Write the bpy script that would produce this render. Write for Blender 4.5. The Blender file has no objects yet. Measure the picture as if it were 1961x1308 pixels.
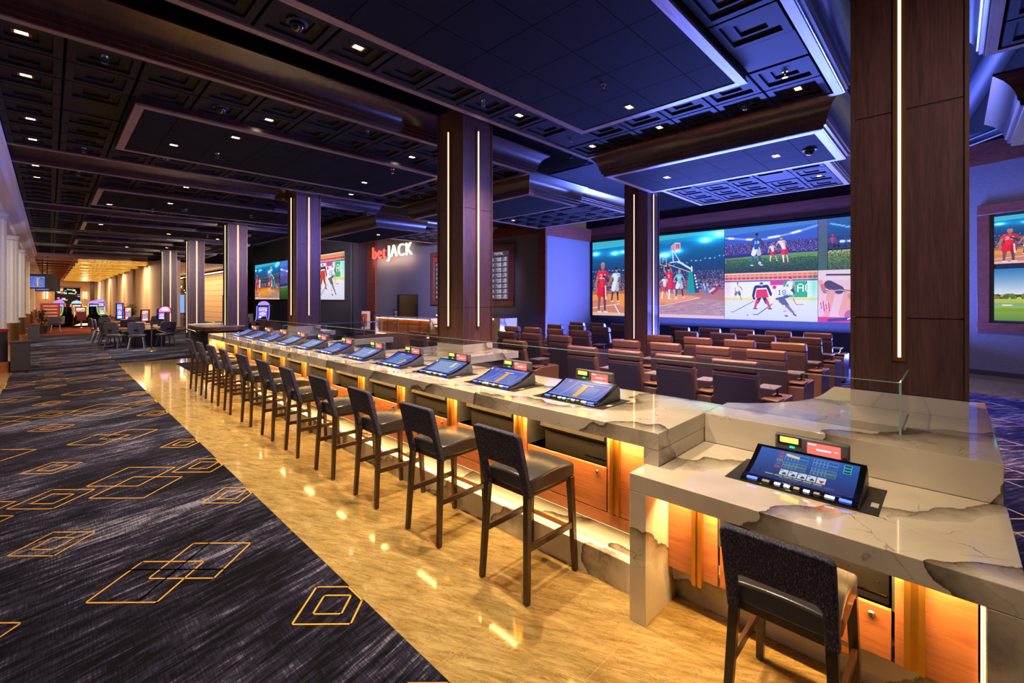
import bpy, bmesh, math, random
import numpy as np
from mathutils import Vector, Matrix
random.seed(7)
S = bpy.context.scene
COL = S.collection

# ------------------------------------------------------------------ camera, world, exposure
cam_d = bpy.data.cameras.new('camera'); cam = bpy.data.objects.new('camera', cam_d); COL.objects.link(cam)
cam.location = (0, 0, 1.89)
cam.rotation_euler = (math.radians(90), 0, math.radians(-45.664))
cam_d.sensor_width = 36.0; cam_d.lens = 865.0 / 1961 * 36; cam_d.shift_y = -82.5 / 1961
cam_d.clip_start = 0.05; cam_d.clip_end = 300
S.camera = cam
W = bpy.data.worlds.new('world'); S.world = W; W.use_nodes = True
W.node_tree.nodes['Background'].inputs[0].default_value = (0.66, 0.52, 0.54, 1)
W.node_tree.nodes['Background'].inputs[1].default_value = 0.07
vs = S.view_settings
vs.view_transform = 'Standard'; vs.look = 'None'; vs.gamma = 1.0; vs.exposure = 0.8; vs.use_curve_mapping = False
cy = S.cycles
cy.use_denoising = True; cy.max_bounces = 6; cy.diffuse_bounces = 3; cy.glossy_bounces = 3; cy.transparent_max_bounces = 8
cy.sample_clamp_indirect = 4.0; cy.caustics_reflective = False; cy.caustics_refractive = False

WARM = (1.0, 0.62, 0.26)
def area_light(name, loc, size, energy, color, rot=(0, 0, 0), parent=None, spread=180):
    d = bpy.data.lights.new(name, 'AREA'); d.shape = 'RECTANGLE'; d.size, d.size_y = size
    d.energy = energy; d.color = color; d.spread = math.radians(spread)
    o = bpy.data.objects.new(name, d); COL.objects.link(o); o.location = loc; o.rotation_euler = rot
    if parent: o.parent = parent
    return o
def spot_light(name, loc, energy, color, angle=100, blend=0.7, rad=0.04, parent=None, rot=(0, 0, 0)):
    d = bpy.data.lights.new(name, 'SPOT'); d.energy = energy; d.color = color
    d.spot_size = math.radians(angle); d.spot_blend = blend; d.shadow_soft_size = rad
    o = bpy.data.objects.new(name, d); COL.objects.link(o); o.location = loc; o.rotation_euler = rot
    if parent: o.parent = parent
    return o
# unseen blue fill lights added below the video wall and in the open ceiling
area_light('blue_fill_up', (15.7, 5.2, 0.35), (0.3, 7.5), 3000, (0.12, 0.18, 1.0), (0, math.radians(150), 0))
area_light('blue_fill_wash', (14.6, 6.2, 5.6), (0.4, 9.0), 160, (0.10, 0.20, 1.0), (0, math.radians(20), 0))
area_light('blue_fill_wash', (6.9, 5.5, 5.7), (3.0, 0.3), 60, (0.16, 0.2, 1.0))
def aim(a, b): return (Vector(b) - Vector(a)).to_track_quat('-Z', 'Y').to_euler()
spot_light('blue_fill_spot', (10.0, 0.2, 5.4), 200, (0.06, 0.14, 1.0), 130, 1.0, 0.2)
# unseen fill spots added, without fixtures, to brighten columns, walls, seats and floor
for a_, b_, e_, c_ in (((10.5, -3.4, 1.2), (6.0, 1.0, 4.5), 700, (.10, .20, 1.0)),
                       ((7.4, .45, 4.0), (4.6, 5.28, 2.0), 420, (.25, .25, 1.0)), ((7.4, 5.55, 4.0), (4.6, 11.84, 2.4), 420, (.34, .26, 1.0)), ((6.2, 11.8, 4.0), (4.6, 18.1, 2.2), 420, (.85, .62, .85)), ((5.4, 17.75, 4.0), (4.6, 24.5, 2.0), 420, (.95, .75, .75)), ((5.2, 24.3, 4.0), (4.6, 30.9, 2.0), 420, (1, .8, .7)), ((2.2, 18.0, 4.0), (1.0, 20.5, 0), 500, (.9, .8, .85)), ((1.6, 24.4, 4.0), (1.2, 27.0, 0), 600, (1, .8, .7)), ((1.0, 12.0, 4.0), (-1.0, 16.9, 1.6), 420, (1, .85, .72)), ((.6, 18.1, 4.0), (-1.0, 23.5, 2.0), 420, (1, .85, .72)), ((.6, 24.4, 4.0), (-1.0, 30.0, 2.0), 420, (1, .85, .72)),
                       ((12.9, .9, 4.0), (10.4, 5.28, 2.0), 200, (.35, .3, 1.0)), ((9.6, 12.0, 4.0), (13.4, 20.5, 2.6), 4200, (.50, .45, 1.0)), ((10.4, 11.8, 4.0), (13.4, 14.5, 2.2), 220, (.5, .45, .9)),
                       ((12.8, 6.0, 4.0), (15.0, 11.35, 2.4), 420, (.50, .42, 1.0)), ((8.5, 18.5, 4.0), (12.2, 25.0, 2.6), 800, (1.0, .75, .7)), ((8.5, 18.7, 4.0), (11.8, 33.0, 3.0), 2600, (.7, .6, .9)),
                       ((4.2, 4.92, 4.0), (6.6, 3.4, .6), 330, (.55, .42, .95)), ((5.4, 5.05, 4.0), (9.0, 7.2, .8), 300, (.60, .42, .90)), ((4.4, .78, 4.0), (6.6, 2.8, .6), 330, (.55, .42, .95)), ((5.4, 4.98, 4.0), (10.0, 3.4, .8), 300, (.6, .42, .9)),
                       ((1.6, -1.6, 4.0), (4.353, .25, 2.6), 100, (.95, .72, .78)), ((9.5, -.4, 4.0), (16.0, -.8, 2.4), 420, (.75, .6, .9))):
    spot_light('fill_spot', a_, e_, c_, 60, 1.0, .12, rot=aim(a_, b_))

# ------------------------------------------------------------------ node helpers
MATS = {}
class NT:
    def __init__(s, name):
        s.m = bpy.data.materials.new(name); s.m.use_nodes = True; s.t = s.m.node_tree
        s.b = s.t.nodes['Principled BSDF']; MATS[name] = s.m
    def n(s, ty, **kw):
        nd = s.t.nodes.new(ty)
        for k, v in kw.items():
            if k.startswith('i_'): nd.inputs[k[2:].replace('_', ' ')].default_value = v
            else: setattr(nd, k, v)
        return nd
    def l(s, a, b): s.t.links.new(a, b)
    def coords(s, scale=(1, 1, 1), rot=(0, 0, 0), loc=(0, 0, 0), kind='Object', src=None):
        if src is None: src = s.n('ShaderNodeTexCoord').outputs[kind]
        if any(rot):
            m0 = s.n('ShaderNodeMapping'); m0.inputs['Rotation'].default_value = rot; s.l(src, m0.inputs[0]); src = m0.outputs[0]
        mp = s.n('ShaderNodeMapping'); mp.inputs['Scale'].default_value = scale; mp.inputs['Location'].default_value = loc
        s.l(src, mp.inputs[0]); return mp.outputs[0]
    def noise(s, vec, scale, detail=4, rough=0.55, dist=0.0):
        nd = s.n('ShaderNodeTexNoise'); nd.inputs['Scale'].default_value = scale; nd.inputs['Detail'].default_value = detail
        nd.inputs['Roughness'].default_value = rough; nd.inputs['Distortion'].default_value = dist; s.l(vec, nd.inputs['Vector']); return nd
    def ramp(s, fac, stops, interp='LINEAR'):
        r = s.n('ShaderNodeValToRGB'); r.color_ramp.interpolation = interp; e = r.color_ramp.elements
        while len(e) < len(stops): e.new(0.5)
        for el, (p, c) in zip(e, stops):
            el.position = p; el.color = tuple(c) + (1,) if len(c) == 3 else c
        s.l(fac, r.inputs[0]); return r.outputs[0]
    def mix(s, fac, a, b, mode='MIX'):
        m = s.n('ShaderNodeMix', data_type='RGBA', blend_type=mode)
        for sock, v in ((m.inputs[0], fac), (m.inputs[6], a), (m.inputs[7], b)):
            if hasattr(v, 'links') or hasattr(v, 'is_linked'): s.l(v, sock)
            elif isinstance(v, (int, float)): sock.default_value = v
            else: sock.default_value = tuple(v) + (1,)
        return m.outputs[2]
    def bump(s, h, strength=0.3, dist=0.01):
        b = s.n('ShaderNodeBump'); b.inputs['Strength'].default_value = strength; b.inputs['Distance'].default_value = dist
        s.l(h, b.inputs['Height']); s.l(b.outputs[0], s.b.inputs['Normal'])
    def set(s, **kw):
        for k, v in kw.items():
            k = k.replace('_', ' ')
            if hasattr(v, 'is_linked'): s.l(v, s.b.inputs[k])
            else: s.b.inputs[k].default_value = v
        return s.m
def srgb(r, g, b):
    f = lambda c: (c / 255 / 12.92) if c / 255 <= 0.04045 else ((c / 255 + 0.055) / 1.055) ** 2.4
    return (f(r), f(g), f(b))
def plain(name, col, rough=0.5, metal=0.0, spec=0.5, coat=0.0, var=0.12, vscale=18.0):
    t = NT(name); v = t.noise(t.coords(), vscale, 3).outputs[0]
    c = t.ramp(v, [(0.3, [q * (1 - var) for q in col]), (0.7, [min(1, q * (1 + var)) for q in col])])
    return t.set(Base_Color=c, Roughness=rough, Metallic=metal, Specular_IOR_Level=spec, Coat_Weight=coat)
def emit(name, col, strength, base=(0.02, 0.02, 0.02)):
    t = NT(name)
    return t.set(Base_Color=tuple(base) + (1,), Emission_Color=tuple(col) + (1,), Emission_Strength=strength, Roughness=0.4)
def wood(name, c1, c2, grain='Z', rough=0.35, scale=1.0, coat=0.1, lo=0.35, hi=0.68):
    t = NT(name)
    sc = {'Z': (14, 14, 0.9), 'Y': (9, 0.7, 9), 'X': (0.7, 9, 9)}[grain]
    v = t.coords(tuple(q * scale for q in sc))
    a = t.noise(v, 1.0, 6, 0.6, 1.3).outputs[0]
    v2 = t.coords(tuple(q * scale * 6 for q in sc)); b = t.noise(v2, 1.0, 4, 0.6).outputs[0]
    c = t.ramp(a, [(lo, c1), (hi, c2)]); c = t.mix(0.35, c, t.ramp(b, [(0.35, [q * 0.6 for q in c1]), (0.65, c2)]))
    return t.set(Base_Color=c, Roughness=rough, Coat_Weight=coat, Coat_Roughness=0.3)

# --- surfaces
wood('walnut', srgb(68, 40, 34), srgb(118, 80, 72), 'Z', 0.42, lo=.3, hi=.72)
wood('crown_wood', srgb(44, 20, 14), srgb(76, 38, 27), 'Z', 0.22, 0.5, coat=0.6)
wood('light_frame', srgb(104, 72, 58), srgb(146, 108, 92), 'X', 0.4)
wood('oak', srgb(172, 98, 60), srgb(204, 134, 88), 'Y', 0.4, 1.3)
wood('frame_wood', srgb(88, 44, 34), srgb(122, 66, 52), 'Y', 0.4)
wood('stool_wood', srgb(40, 24, 18), srgb(70, 40, 26), 'Z', 0.32, 1.0, coat=0.4)
wood('desk_wood', srgb(130, 72, 36), srgb(178, 108, 58), 'Y', 0.4)
plain('gold', srgb(205, 150, 62), 0.32, 0.9, var=0.05)
plain('bronze', srgb(150, 105, 60), 0.35, 0.85, var=0.05)
plain('trim_metal', srgb(120, 92, 74), 0.35, 0.6, var=0.05)
plain('steel', srgb(150, 150, 152), 0.3, 0.9, var=0.06)
plain('black_metal', srgb(46, 43, 42), 0.42, 0.2, var=0.2)
plain('black_gloss', srgb(12, 12, 16), 0.12, 0.0, coat=0.5)
plain('housing_metal', srgb(22, 20, 20), 0.75, 0.0, spec=.1, var=.15); plain('charcoal', srgb(44, 40, 42), 0.6); plain('shell_leather', srgb(66, 54, 58), 0.5, var=.06)
plain('grey_plastic', srgb(104, 102, 112), 0.38)
plain('light_plastic', srgb(190, 190, 196), 0.4)
plain('white_panel', srgb(205, 196, 184), 0.55, var=0.05)
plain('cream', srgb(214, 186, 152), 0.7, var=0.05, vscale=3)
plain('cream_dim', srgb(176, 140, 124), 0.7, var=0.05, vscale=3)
plain('hall_ceiling', srgb(188, 160, 140), 0.8, var=0.04)
plain('dark_wall', srgb(50, 47, 50), 0.8)
plain('void_black', srgb(14, 13, 18), 0.9)
plain('red_band', srgb(150, 20, 30), 0.3)
plain('dark_red', srgb(84, 22, 22), 0.6)
plain('maroon_leather', srgb(84, 24, 22), 0.5)
plain('green_leaf', srgb(52, 62, 30), 0.5, var=0.4, vscale=40)
plain('pot', srgb(62, 50, 46), 0.5)
plain('felt', srgb(176, 120, 70), 0.9)
plain('grey_leather', srgb(74, 74, 86), 0.4, var=0.08)
plain('rope_black', srgb(24, 24, 28), 0.5)
plain('chrome', srgb(190, 186, 180), 0.15, 1.0, var=0.02)
plain('brass', srgb(190, 160, 90), 0.25, 0.9, var=0.04)
plain('pipe_paint', srgb(34, 44, 66), 0.5)
plain('tile_plain', srgb(19, 16, 17), 0.8, spec=.08, var=0.18, vscale=60)
plain('coffer_paint', srgb(25, 19, 18), 0.6, spec=.12, var=0.12, vscale=30)
plain('seat_leather', srgb(106, 76, 62), 0.36, var=0.08, spec=0.6, vscale=6)
plain('stool_leather', srgb(58, 56, 62), 0.26, var=0.06, spec=0.6, vscale=5)

def _fab():
    t = NT('navy_fabric'); v = t.coords((60, 60, 22)); a = t.noise(v, 3.2, 3, 0.7).outputs[0]
    c = t.ramp(a, [(0.36, srgb(34, 36, 62)), (0.54, srgb(60, 62, 96)), (0.66, srgb(136, 132, 156))])
    t.bump(a, 0.35, 0.002); return t.set(Base_Color=c, Roughness=0.95)
_fab()
def _wallcloth():
    t = NT('wall_cloth'); a = t.noise(t.coords((3, 3, 60)), 4, 4).outputs[0]
    c = t.ramp(a, [(0.3, srgb(84, 82, 88)), (0.7, srgb(112, 110, 116))]); return t.set(Base_Color=c, Roughness=0.6, Specular_IOR_Level=0.5)
_wallcloth()
def _quartz():
    t = NT('quartz'); co = t.coords()
    n1 = t.noise(co, 1.1, 3, 0.5); n2 = t.noise(co, 7, 8, 0.65)
    off = t.n('ShaderNodeVectorMath', operation='MULTIPLY_ADD'); t.l(n1.outputs['Color'], off.inputs[0]); off.inputs[1].default_value = (1.5, 1.5, 1.5); t.l(co, off.inputs[2])
    off2 = t.n('ShaderNodeVectorMath', operation='MULTIPLY_ADD'); t.l(n2.outputs['Color'], off2.inputs[0]); off2.inputs[1].default_value = (0.10, 0.10, 0.10); t.l(off.outputs[0], off2.inputs[2])
    w = t.n('ShaderNodeTexWave', wave_type='BANDS', bands_direction='DIAGONAL', wave_profile='SAW'); w.inputs['Scale'].default_value = 0.58; w.inputs['Distortion'].default_value = 1.2; w.inputs['Detail'].default_value = 3
    t.l(off2.outputs[0], w.inputs['Vector'])
    speck = t.noise(co, 24, 5, 0.7).outputs[0]
    dark = t.ramp(speck, [(0.35, srgb(84, 72, 60)), (0.62, srgb(138, 124, 106))])
    light = t.ramp(t.noise(co, 3, 3).outputs[0], [(0.3, srgb(206, 196, 184)), (0.7, srgb(224, 217, 206))])
    mask = t.ramp(w.outputs[0], [(0.0, (0, 0, 0)), (0.70, (0, 0, 0)), (0.73, (.25, .25, .25)), (0.88, (.7, .7, .7)), (0.975, (1, 1, 1)), (0.98, (0, 0, 0))])
    base = t.mix(mask, light, dark)
    # thin dark cracks at patch edges
    edge = t.ramp(w.outputs[0], [(0.0, (0, 0, 0)), (0.714, (0, 0, 0)), (0.718, (.3, .3, .3)), (0.722, (0, 0, 0)), (0.93, (0, 0, 0)), (0.972, (.5, .5, .5)), (0.98, (0, 0, 0))])
    base = t.mix(edge, base, srgb(60, 50, 44))
    v = t.n('ShaderNodeTexVoronoi', feature='DISTANCE_TO_EDGE'); v.inputs['Scale'].default_value = 3.2; t.l(off2.outputs[0], v.inputs['Vector'])
    reg = t.ramp(t.noise(co, 1.7, 2).outputs[0], [(0.54, (0, 0, 0)), (0.62, (.8, .8, .8))])
    cr = t.ramp(v.outputs[0], [(0.0, (1, 1, 1)), (0.012, (0, 0, 0))])
    crk = t.mix(reg, (0, 0, 0), cr)
    base = t.mix(crk, base, srgb(78, 66, 58))
    return t.set(Base_Color=base, Roughness=0.07, Specular_IOR_Level=0.6, Coat_Weight=0.5, Coat_Roughness=0.03)
_quartz()
def _travertine():
    t = NT('floor_marble'); R_ = math.radians(-24)
    a = t.noise(t.coords((9.0, 2.2, 1), rot=(0, 0, R_)), 1.6, 8, 0.68, 0.5).outputs[0]
    g = t.noise(t.coords((26, 3.0, 1), rot=(0, 0, R_)), 1.5, 5, 0.6, 0.2).outputs[0]
    c = t.ramp(a, [(0.30, srgb(124, 100, 56)), (0.48, srgb(166, 140, 86)), (0.68, srgb(192, 170, 118))])
    c = t.mix(0.35, c, t.ramp(g, [(0.38, srgb(130, 104, 60)), (0.62, srgb(196, 174, 122))]))
    b = t.noise(t.coords((7, 1.6, 1), rot=(0, 0, R_)), 2.4, 9, 0.72, 1.0).outputs[0]
    vein = t.ramp(b, [(0.488, (0, 0, 0)), (0.5, (.9, .9, .9)), (0.514, (0, 0, 0))])
    c = t.mix(vein, c, srgb(96, 68, 40))
    br = t.n('ShaderNodeTexBrick'); br.inputs['Scale'].default_value = 1.0; br.inputs['Mortar Size'].default_value = 0.0022
    br.inputs['Brick Width'].default_value = 1.2; br.inputs['Row Height'].default_value = 0.6; br.offset = 0.5
    br.inputs['Color1'].default_value = (0, 0, 0, 1); br.inputs['Color2'].default_value = (0, 0, 0, 1); br.inputs['Mortar'].default_value = (.4, .4, .4, 1)
    t.l(t.coords(rot=(0, 0, math.radians(90)), loc=(0.1, 0.02, 0)), br.inputs[0])
    c = t.mix(br.outputs[0], c, srgb(200, 172, 126))
    return t.set(Base_Color=c, Roughness=0.07, Specular_IOR_Level=0.6)
_travertine()
def _carpet(name, dark, mid, light, ang):
    t = NT(name); R_ = math.radians(ang)
    a = t.noise(t.coords((1.3, 11, 1), rot=(0, 0, R_)), 2.0, 7, 0.70, 0.3).outputs[0]
    big = t.noise(t.coords((.6, 1.5, 1), rot=(0, 0, R_)), 0.8, 3).outputs[0]
    w1 = t.noise(t.coords((3, 60, 1), rot=(0, 0, R_)), 2.0, 3).outputs[0]; w2 = t.noise(t.coords((60, 4, 1), rot=(0, 0, R_ + .25)), 2.0, 3).outputs[0]
    acc = None
    for src, k in ((a, 1.0), (big, 0.8), (w1, 0.35), (w2, 0.30)):
        m = t.n('ShaderNodeMath', operation='MULTIPLY_ADD'); t.l(src, m.inputs[0]); m.inputs[1].default_value = k
        if acc is None: m.inputs[2].default_value = 0.0
        else: t.l(acc, m.inputs[2])
        acc = m.outputs[0]
    mr = t.n('ShaderNodeMapRange'); mr.inputs['From Min'].default_value = 0.98; mr.inputs['From Max'].default_value = 1.56; t.l(acc, mr.inputs[0])
    c = t.ramp(mr.outputs[0], [(0.25, dark), (0.55, mid), (0.95, light)])
    fine = t.noise(t.coords((1, 1, 1)), 260, 2).outputs[0]; t.bump(fine, 0.5, 0.004)
    return t.set(Base_Color=c, Roughness=1.0, Specular_IOR_Level=0.1)
_carpet('carpet_aisle', srgb(15, 14, 25), srgb(46, 46, 72), srgb(158, 160, 194), -13)
_carpet('carpet_theatre', srgb(20, 22, 60), srgb(50, 60, 120), srgb(190, 190, 210), 30)  # aisle carpet type, with the blue light put into its colour
_carpet('carpet_red', srgb(60, 20, 14), srgb(120, 52, 34), srgb(170, 110, 84), 10)
plain('carpet_gold', srgb(214, 160, 60), 0.9, var=0.15, vscale=60)
plain('carpet_pale', srgb(200, 190, 190), 0.9, var=0.15, vscale=60)
def _glass():
    t = NT('clear_glass'); g = t.n('ShaderNodeBsdfGlossy'); g.inputs['Roughness'].default_value = 0.02
    tr = t.n('ShaderNodeBsdfTransparent'); tr.inputs[0].default_value = (0.93, 0.95, 0.96, 1)
    lw = t.n('ShaderNodeFresnel'); lw.inputs[0].default_value = 1.35
    mx = t.n('ShaderNodeMixShader'); sc = t.n('ShaderNodeMath', operation='MULTIPLY'); t.l(lw.outputs[0], sc.inputs[0]); sc.inputs[1].default_value = 0.22; t.l(sc.outputs[0], mx.inputs[0]); t.l(tr.outputs[0], mx.inputs[1]); t.l(g.outputs[0], mx.inputs[2])
    t.l(mx.outputs[0], t.t.nodes['Material Output'].inputs[0])
_glass()
plain('glass_edge', srgb(150, 185, 190), 0.1, 0.0, spec=0.8, var=0.03)
emit('led_warm', (1.0, 0.60, 0.24), 7.0); emit('led_column', (1.0, 0.72, 0.38), 2.2); emit('lamp_lens', (1.0, 0.78, 0.42), 18.0)
emit('led_bar', (1.0, 0.58, 0.18), 8.0); emit('led_step', (1.0, 0.62, 0.24), 2.2)
emit('led_yellow', (1.0, 0.55, 0.06), 1.8); emit('led_green', (0.0, 1.0, 0.35), 1.3); emit('led_blue', (0.05, 0.12, 1.0), 2.2)
emit('led_red', (1.0, 0.10, 0.08), 1.2); emit('led_white', (0.75, 0.9, 1.0), 1.2); emit('led_pink', (1.0, 0.12, 0.35), 1.2)
emit('neon_red', (1.0, 0.05, 0.03), 2.2); emit('neon_white', (1.0, 0.90, 0.60), 1.5)
emit('sconce_glow', (1.0, 0.75, 0.35), 3.0); emit('green_glow', (0.45, 0.75, 0.2), .7); emit('purple_glow', (0.40, 0.22, .9), .8)
emit('cyan_glow', (0.35, 0.6, 1.0), .8); emit('orange_glow', (1.0, 0.45, 0.08), 1.3); emit('cove_warm', (1.0, 0.72, 0.42), 2.0)
def _crystal():
    t = NT('crystal_glow'); v = t.n('ShaderNodeTexVoronoi'); v.inputs['Scale'].default_value = 9; t.l(t.coords(), v.inputs['Vector'])
    c = t.ramp(v.outputs['Distance'], [(0.1, (1.0, 0.66, 0.12)), (0.6, (0.62, 0.24, 0.01))]); 
    return t.set(Base_Color=(0.5, 0.3, 0.05, 1), Emission_Color=c, Emission_Strength=0.42, Roughness=0.3)
_crystal()
M = MATS

# ------------------------------------------------------------------ mesh builder
class MB:
    def __init__(s): s.v = []; s.f = []; s.m = []; s.ms = []
    def _mi(s, m):
        if m not in s.ms: s.ms.append(m)
        return s.ms.index(m)
    def add(s, vs_, fs, m=None):
        k = len(s.v); s.v += [tuple(p) for p in vs_]; mi = s._mi(m)
        for f in fs: s.f.append([k + i for i in f]); s.m.append(mi)
        return s
    def box(s, x0, x1, y0, y1, z0, z1, m=None):
        return s.add([(x, y, z) for z in (z0, z1) for x, y in ((x0, y0), (x1, y0), (x1, y1), (x0, y1))],
                     [(3, 2, 1, 0), (4, 5, 6, 7), (0, 1, 5, 4), (1, 2, 6, 5), (2, 3, 7, 6), (3, 0, 4, 7)], m)
    def loft(s, rings, m=None, caps=True, closed=True):
        n = len(rings[0]); vs_ = [p for r in rings for p in r]; fs = []
        for i in range(len(rings) - 1):
            for j in range(n if closed else n - 1):
                a, b = i * n + j, i * n + (j + 1) % n
                fs.append((a, b, b + n, a + n))
        if caps: fs += [tuple(reversed(range(n))), tuple(range((len(rings) - 1) * n, len(rings) * n))]
        return s.add(vs_, fs, m)
    def bar(s, p, q, w, d, w2=None, d2=None, m=None, up=(0, 1, 0)):
        p, q = Vector(p), Vector(q); a = (q - p).normalized(); u = Vector(up); u = (u - a * u.dot(a)).normalized(); r = a.cross(u)
        w2 = w if w2 is None else w2; d2 = d if d2 is None else d2; rings = []
        for c, ww, dd in ((p, w, d), (q, w2, d2)):
            rings.append([c + r * (sx * ww / 2) + u * (sy * dd / 2) for sx, sy in ((-1, -1), (1, -1), (1, 1), (-1, 1))])
        return s.loft(rings, m)
    def tube(s, pts, r, n=8, m=None, r2=None):
        pts = [Vector(p) for p in pts]; rings = []
        for i, p in enumerate(pts):
            a = (pts[min(i + 1, len(pts) - 1)] - pts[max(i - 1, 0)]).normalized()
            u = Vector((0, 0, 1)) if abs(a.z) < 0.9 else Vector((1, 0, 0)); u = (u - a * u.dot(a)).normalized(); w = a.cross(u)
            rr = r if r2 is None else r + (r2 - r) * i / (len(pts) - 1)
            rings.append([p + (u * math.cos(t) + w * math.sin(t)) * rr for t in [2 * math.pi * k / n for k in range(n)]])
        return s.loft(rings, m)
    def lathe(s, prof, c=(0, 0, 0), n=20, m=None, sx=1, sy=1):
        rings = [[(c[0] + r * sx * math.cos(t), c[1] + r * sy * math.sin(t), c[2] + z) for t in [2 * math.pi * k / n for k in range(n)]] for r, z in prof]
        return s.loft(rings, m)
    def prism(s, poly, z0, z1, m=None):
        n = len(poly); return s.loft([[(x, y, z0) for x, y in poly], [(x, y, z1) for x, y in poly]], m)
    def prismy(s, poly, y0, y1, m=None):
        return s.loft([[(x, y0, z) for x, z in poly], [(x, y1, z) for x, z in poly]], m)
    def prismx(s, poly, x0, x1, m=None):
        return s.loft([[(x0, y, z) for y, z in poly], [(x1, y, z) for y, z in poly]], m)
    def build(s, name, mat, parent=None, loc=(0, 0, 0), bevel=0, smooth=False, seg=2, tri=False):
        me = bpy.data.meshes.new(name); me.from_pydata(s.v, [], s.f)
        for k in s.ms: me.materials.append(M[k if k else mat])
        for p, mi in zip(me.polygons, s.m): p.material_index = mi
        bm = bmesh.new(); bm.from_mesh(me); bmesh.ops.recalc_face_normals(bm, faces=bm.faces); bm.to_mesh(me); bm.free()
        o = bpy.data.objects.new(name, me); COL.objects.link(o); o.location = loc
        if parent: o.parent = parent
        if smooth:
            for p in me.polygons: p.use_smooth = True
            me.set_sharp_from_angle(angle=math.radians(38))
        if bevel:
            b = o.modifiers.new('bevel', 'BEVEL'); b.width = bevel; b.segments = seg; b.limit_method = 'ANGLE'; b.harden_normals = False
            for p in me.polygons: p.use_smooth = True
            me.set_sharp_from_angle(angle=math.radians(38))
        return o
def tag(o, label, cat, group=None):
    o['label'] = label; o['category'] = cat
    if group: o['group'] = group
    return o
def thing(name, label, cat, loc=(0, 0, 0), rz=0, group=None):
    o = bpy.data.objects.new(name, None); COL.objects.link(o); o.empty_display_size = 0.1
    o.location = loc; o.rotation_euler = (0, 0, rz); return tag(o, label, cat, group)
def struct(o, kind='structure'): o['kind'] = kind; return o
def plabel(o, t): o['label'] = t; return o
def copy_tree(root, loc, rz=0, label=None, group=None, scale=None):
    def cp(o, par):
        c = o.copy(); COL.objects.link(c); c.parent = par
        for ch in o.children: cp(ch, c)
        return c
    r = cp(root, None); r.location = loc; r.rotation_euler = (0, 0, rz)
    if scale: r.scale = scale
    if label: r['label'] = label
    if group: r['group'] = group
    return r
ORD = ['first', 'second', 'third', 'fourth', 'fifth', 'sixth', 'seventh', 'eighth', 'ninth', 'tenth', 'eleventh', 'twelfth', 'thirteenth', 'fourteenth', 'fifteenth']
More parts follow.
